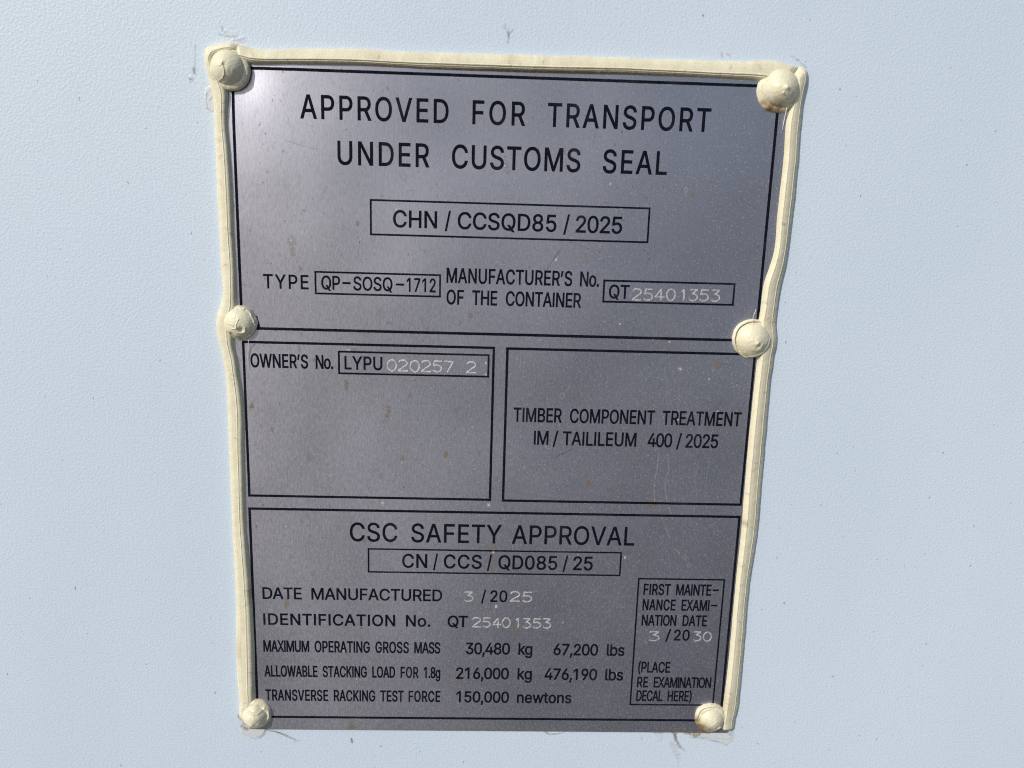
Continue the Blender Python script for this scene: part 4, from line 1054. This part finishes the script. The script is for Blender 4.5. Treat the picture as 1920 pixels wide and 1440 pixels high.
# ------------------------------------------------------------------ rivets under caps of the same sealant
def rivet(key, label, dome, skirt, lip=None, feats=(), grime=(), seed=0, pointed=0.0):
    cx, cz, R_ = RIVETS[key]
    nr, nt = 64, 144
    rho = np.concatenate([np.linspace(0, .86, 44, endpoint=False), np.linspace(.86, 1, nr - 44)])
    th = np.linspace(0, 2 * math.pi, nt, endpoint=False)
    RH, TH = np.meshgrid(rho, th, indexing='ij')
    rim = 1 + .035 * vnoise(np.cos(TH) * 2, np.sin(TH) * 2, 1.0, seed) + .015 * vnoise(np.cos(TH) * 2, np.sin(TH) * 2, .35, seed + 1)
    U = RH * np.cos(TH) * rim; Vv = RH * np.sin(TH) * rim
    du, dv, dr, dh = dome
    dd = np.hypot(U - du, Vv - dv) / dr
    round_ = np.clip(1 - np.clip(dd, 0, 1) ** 2, 0, 1)
    cone = np.clip(1 - dd, 0, 1)
    D = dh * ((1 - pointed) * round_ ** .72 + pointed * cone)
    sk = skirt * np.clip(1 - ((RH - .72) / .28).clip(0, 1) ** 2.2, 0, 1) ** .6
    # smooth union of the dome and the squeezed-out skirt
    kk = .75
    Hh_ = np.log(np.exp(D / kk) + np.exp(sk / kk)) * kk - kk * math.log(2) * np.exp(-np.abs(D - sk) / kk)
    if lip:
        rho0, wid, amp, a0, a1 = lip
        A = np.degrees(TH) % 360
        span = ((A - a0) % 360) <= ((a1 - a0) % 360)
        fade = np.clip(np.minimum((A - a0) % 360, (a1 - A) % 360) / 25, 0, 1) * span
        Hh_ += amp * fade * np.exp(-((RH - rho0) / wid) ** 2) - .6 * amp * fade * np.exp(-((RH - rho0 + wid * 1.9) / wid) ** 2)
    dark_line = np.zeros_like(U)
    for f in feats:
        if f[0] == 'g':
            _, a, b, sg, amp = f
            Hh_ += amp * np.exp(-((U - a) ** 2 + (Vv - b) ** 2) / sg ** 2)
        else:
            _, pts, wd, amp = f
            d = seg_dist(U, Vv, pts)
            Hh_ += amp * np.exp(-(d / wd) ** 2)
            dark_line = np.maximum(dark_line, .16 * np.exp(-((d - wd * 1.3) / (wd * .6)) ** 2))  # slightly darker band along both sides of each ridge
    Hh_ += (.10 * fbm(U * R_, Vv * R_, 3.0, seed + 2) + .045 * vnoise(U * R_, Vv * R_, .8, seed + 4)) * np.clip((1 - RH) / .1, 0, 1)
    Hh_ = np.maximum(Hh_, 0) * np.clip((1 - RH) / .012, 0, 1)
    G = np.zeros_like(U)
    for a, b, sg, s in grime:
        G = np.maximum(G, s * np.exp(-((U - a) ** 2 + (Vv - b) ** 2) / sg ** 2))
    X = cx + U * R_; Z = cz + Vv * R_
    verts = np.stack([X, -T - Hh_, Z], -1).reshape(-1, 3)
    verts[(nr - 1) * nt:, 1] = -T + .05
    i = np.arange(nr * nt).reshape(nr, nt); j = np.roll(i, -1, 1)
    faces = np.stack([i[:-1], i[1:], j[1:], j[:-1]], -1).reshape(-1, 4)[nt:]
    # replace the collapsed middle ring by one fan
    fl = [tuple(map(int, f)) for f in faces]
    fl.append(tuple(int(v) for v in i[1][::-1]))
    me = mesh_from(verts, fl)
    set_attr(me, 'grime', G.ravel()); set_attr(me, 'dark_line', dark_line.ravel())
    bm = bmesh.new(); bm.from_mesh(me)
    bmesh.ops.delete(bm, geom=[v for v in bm.verts if not v.link_faces], context='VERTS')
    bmesh.ops.recalc_face_normals(bm, faces=bm.faces[:])
    if sum(f.normal.y * f.calc_area() for f in bm.faces) > 0:
        for f in bm.faces: f.normal_flip()
    bm.to_mesh(me); bm.free()
    o = link('rivet', me, M_CREAM)
    tag(o, label, 'rivet', 'sealed rivets holding the plate')
    return o

rivet('tl', 'cream sealed rivet with a swirled tip at the upper left corner of the plate', (-.10, .09, .92, 6.0), 1.8,
      feats=[('g', -.18, .27, .10, .55), ('r', [(-.17, .22), (-.10, -.05), (-.12, -.28), (-.24, -.46), (-.50, -.56)], .035, .30),
             ('r', [(-.20, .16), (-.36, .10), (-.44, .12)], .03, .2), ('g', -.32, .24, .13, -.22)], seed=3)
rivet('tr', 'cream pointed sealed rivet at the upper right corner of the plate', (.10, .10, .92, 6.2), 1.6, pointed=.10,
      feats=[('g', .18, .08, .11, .62), ('g', .06, -.16, .05, .28), ('r', [(.05, -.12), (.12, -.24)], .03, .16)],
      grime=[(-.30, -.80, .30, 1.3), (.05, -.86, .26, 1.2), (-.60, -.62, .24, .9), (-.12, -.55, .34, .6)], seed=13)
rivet('ml', 'flattened cream sealed rivet with a creased dent, midway down the left edge', (-.03, -.02, .98, 4.3), 1.6,
      feats=[('g', .20, -.34, .15, -.75), ('r', [(.40, -.24), (.38, -.46), (.20, -.56), (-.02, -.54)], .06, .24),
             ('r', [(-.04, -.26), (-.06, -.04), (.08, .26)], .035, .24), ('r', [(-.44, -.02), (-.22, -.08), (-.06, -.26), (-.30, -.30)], .04, .3),
             ('r', [(.08, .90), (.42, .82), (.66, .60), (.78, .30), (.86, .05)], .05, .5), ('r', [(.05, .84), (.3, .78), (.36, .86)], .04, .3)],
      grime=[(-.46, -.60, .13, 1.5), (-.05, -.85, .18, .7)], seed=23)
rivet('mr', 'large cream sealed rivet with a nipple tip and raised rim, midway down the right edge', (.05, -.04, .93, 5.2), 1.4, pointed=.15,
      lip=(.93, .045, .80, 60, 235),
      feats=[('g', .13, -.12, .10, .62), ('g', .20, -.27, .12, -.30), ('r', [(.40, -.20), (.34, -.42), (.14, -.50), (-.05, -.46)], .07, .18),
             ('r', [(.84, .05), (.80, -.30), (.60, -.62), (.25, -.82), (-.1, -.88)], .05, .40)],
      grime=[(-.6, -.4, .35, .18), (-.35, -.75, .25, .25)], seed=33)
rivet('bl', 'lumpy cream sealed rivet with torn folds at the lower left corner of the plate', (0, -.14, .84, 5.4), 1.7,
      feats=[('r', [(-.35, .38), (.08, .30), (.34, .32), (.62, .46)], .05, .30), ('r', [(.62, .46), (.84, .28), (.88, -.10), (.62, -.52)], .06, .35),
             ('g', -.10, -.42, .16, .35), ('g', .14, -.36, .14, -.25), ('g', .50, -.20, .24, -.35), ('g', .10, .62, .22, .5)],
      grime=[(-.66, -.70, .24, 1.3), (-.85, -.4, .18, .7), (.1, .85, .3, .2)], seed=43)
rivet('br', 'rust-stained cream sealed rivet at the lower right corner of the plate', (.06, -.14, .88, 4.4), 1.7,
      lip=(.91, .06, .55, 50, 190),
      feats=[('g', .62, -.56, .14, .55), ('g', .40, -.45, .12, -.35), ('r', [(-.35, -.02), (-.1, -.2), (.15, -.14), (.3, .05)], .03, .14)],
      grime=[(-.58, -.56, .42, 1.5), (-.92, -.15, .30, 1.2), (-.12, -.60, .28, 1.0), (-.5, -.85, .36, 1.3)], seed=53)

# ------------------------------------------------------------------ loose bristles and hairs stuck in the sealant
LAB = {'ml': 'fine white bristle hanging below the rivet midway down the left edge',
       'mr': 'short white bristle standing up from the rivet midway down the right edge',
       'tr': 'white sliver hanging below the rivet at the upper right corner',
       'bl': 'dark-ended bristle sticking out right of the rivet at the lower left corner'}
for key, pts, rad in FIBRES:
    p = np.array(pts, float)
    L = np.concatenate([[0], np.hypot(*(p[1:, :2] - p[:-1, :2]).T).cumsum()])
    t = np.linspace(0, L[-1], 36)
    q = np.stack([np.interp(t, L, p[:, j]) for j in range(3)], 1)
    for _ in range(4): q[1:-1] = (q[:-2] + 2 * q[1:-1] + q[2:]) / 4
    V = []; F = []; ns = 6
    for i_, (x, z, h) in enumerate(q):
        d = q[min(i_ + 1, 35)] - q[max(i_ - 1, 0)]; d /= np.linalg.norm(d) + 1e-9
        rr = rad * (1 - .75 * (i_ / 35) ** 2)
        for a in range(ns):
            an = 2 * math.pi * a / ns
            V.append((x - d[1] * rr * math.cos(an), -(T if key != 'bl' else 0) - h - rr * math.sin(an), z + d[0] * rr * math.cos(an)))
    for i_ in range(35):
        for a in range(ns):
            b = (a + 1) % ns
            F.append((i_ * ns + a, i_ * ns + b, (i_ + 1) * ns + b, (i_ + 1) * ns + a))
    F += [tuple(range(ns))[::-1], tuple(35 * ns + a for a in range(ns))]
    tag(link('bristle', mesh_from(V, F), M_HAIR if key != 'bl' else hair_material('dark_bristle', (.42, .38, .30))), LAB[key], 'bristle', 'bristles stuck in the sealant')
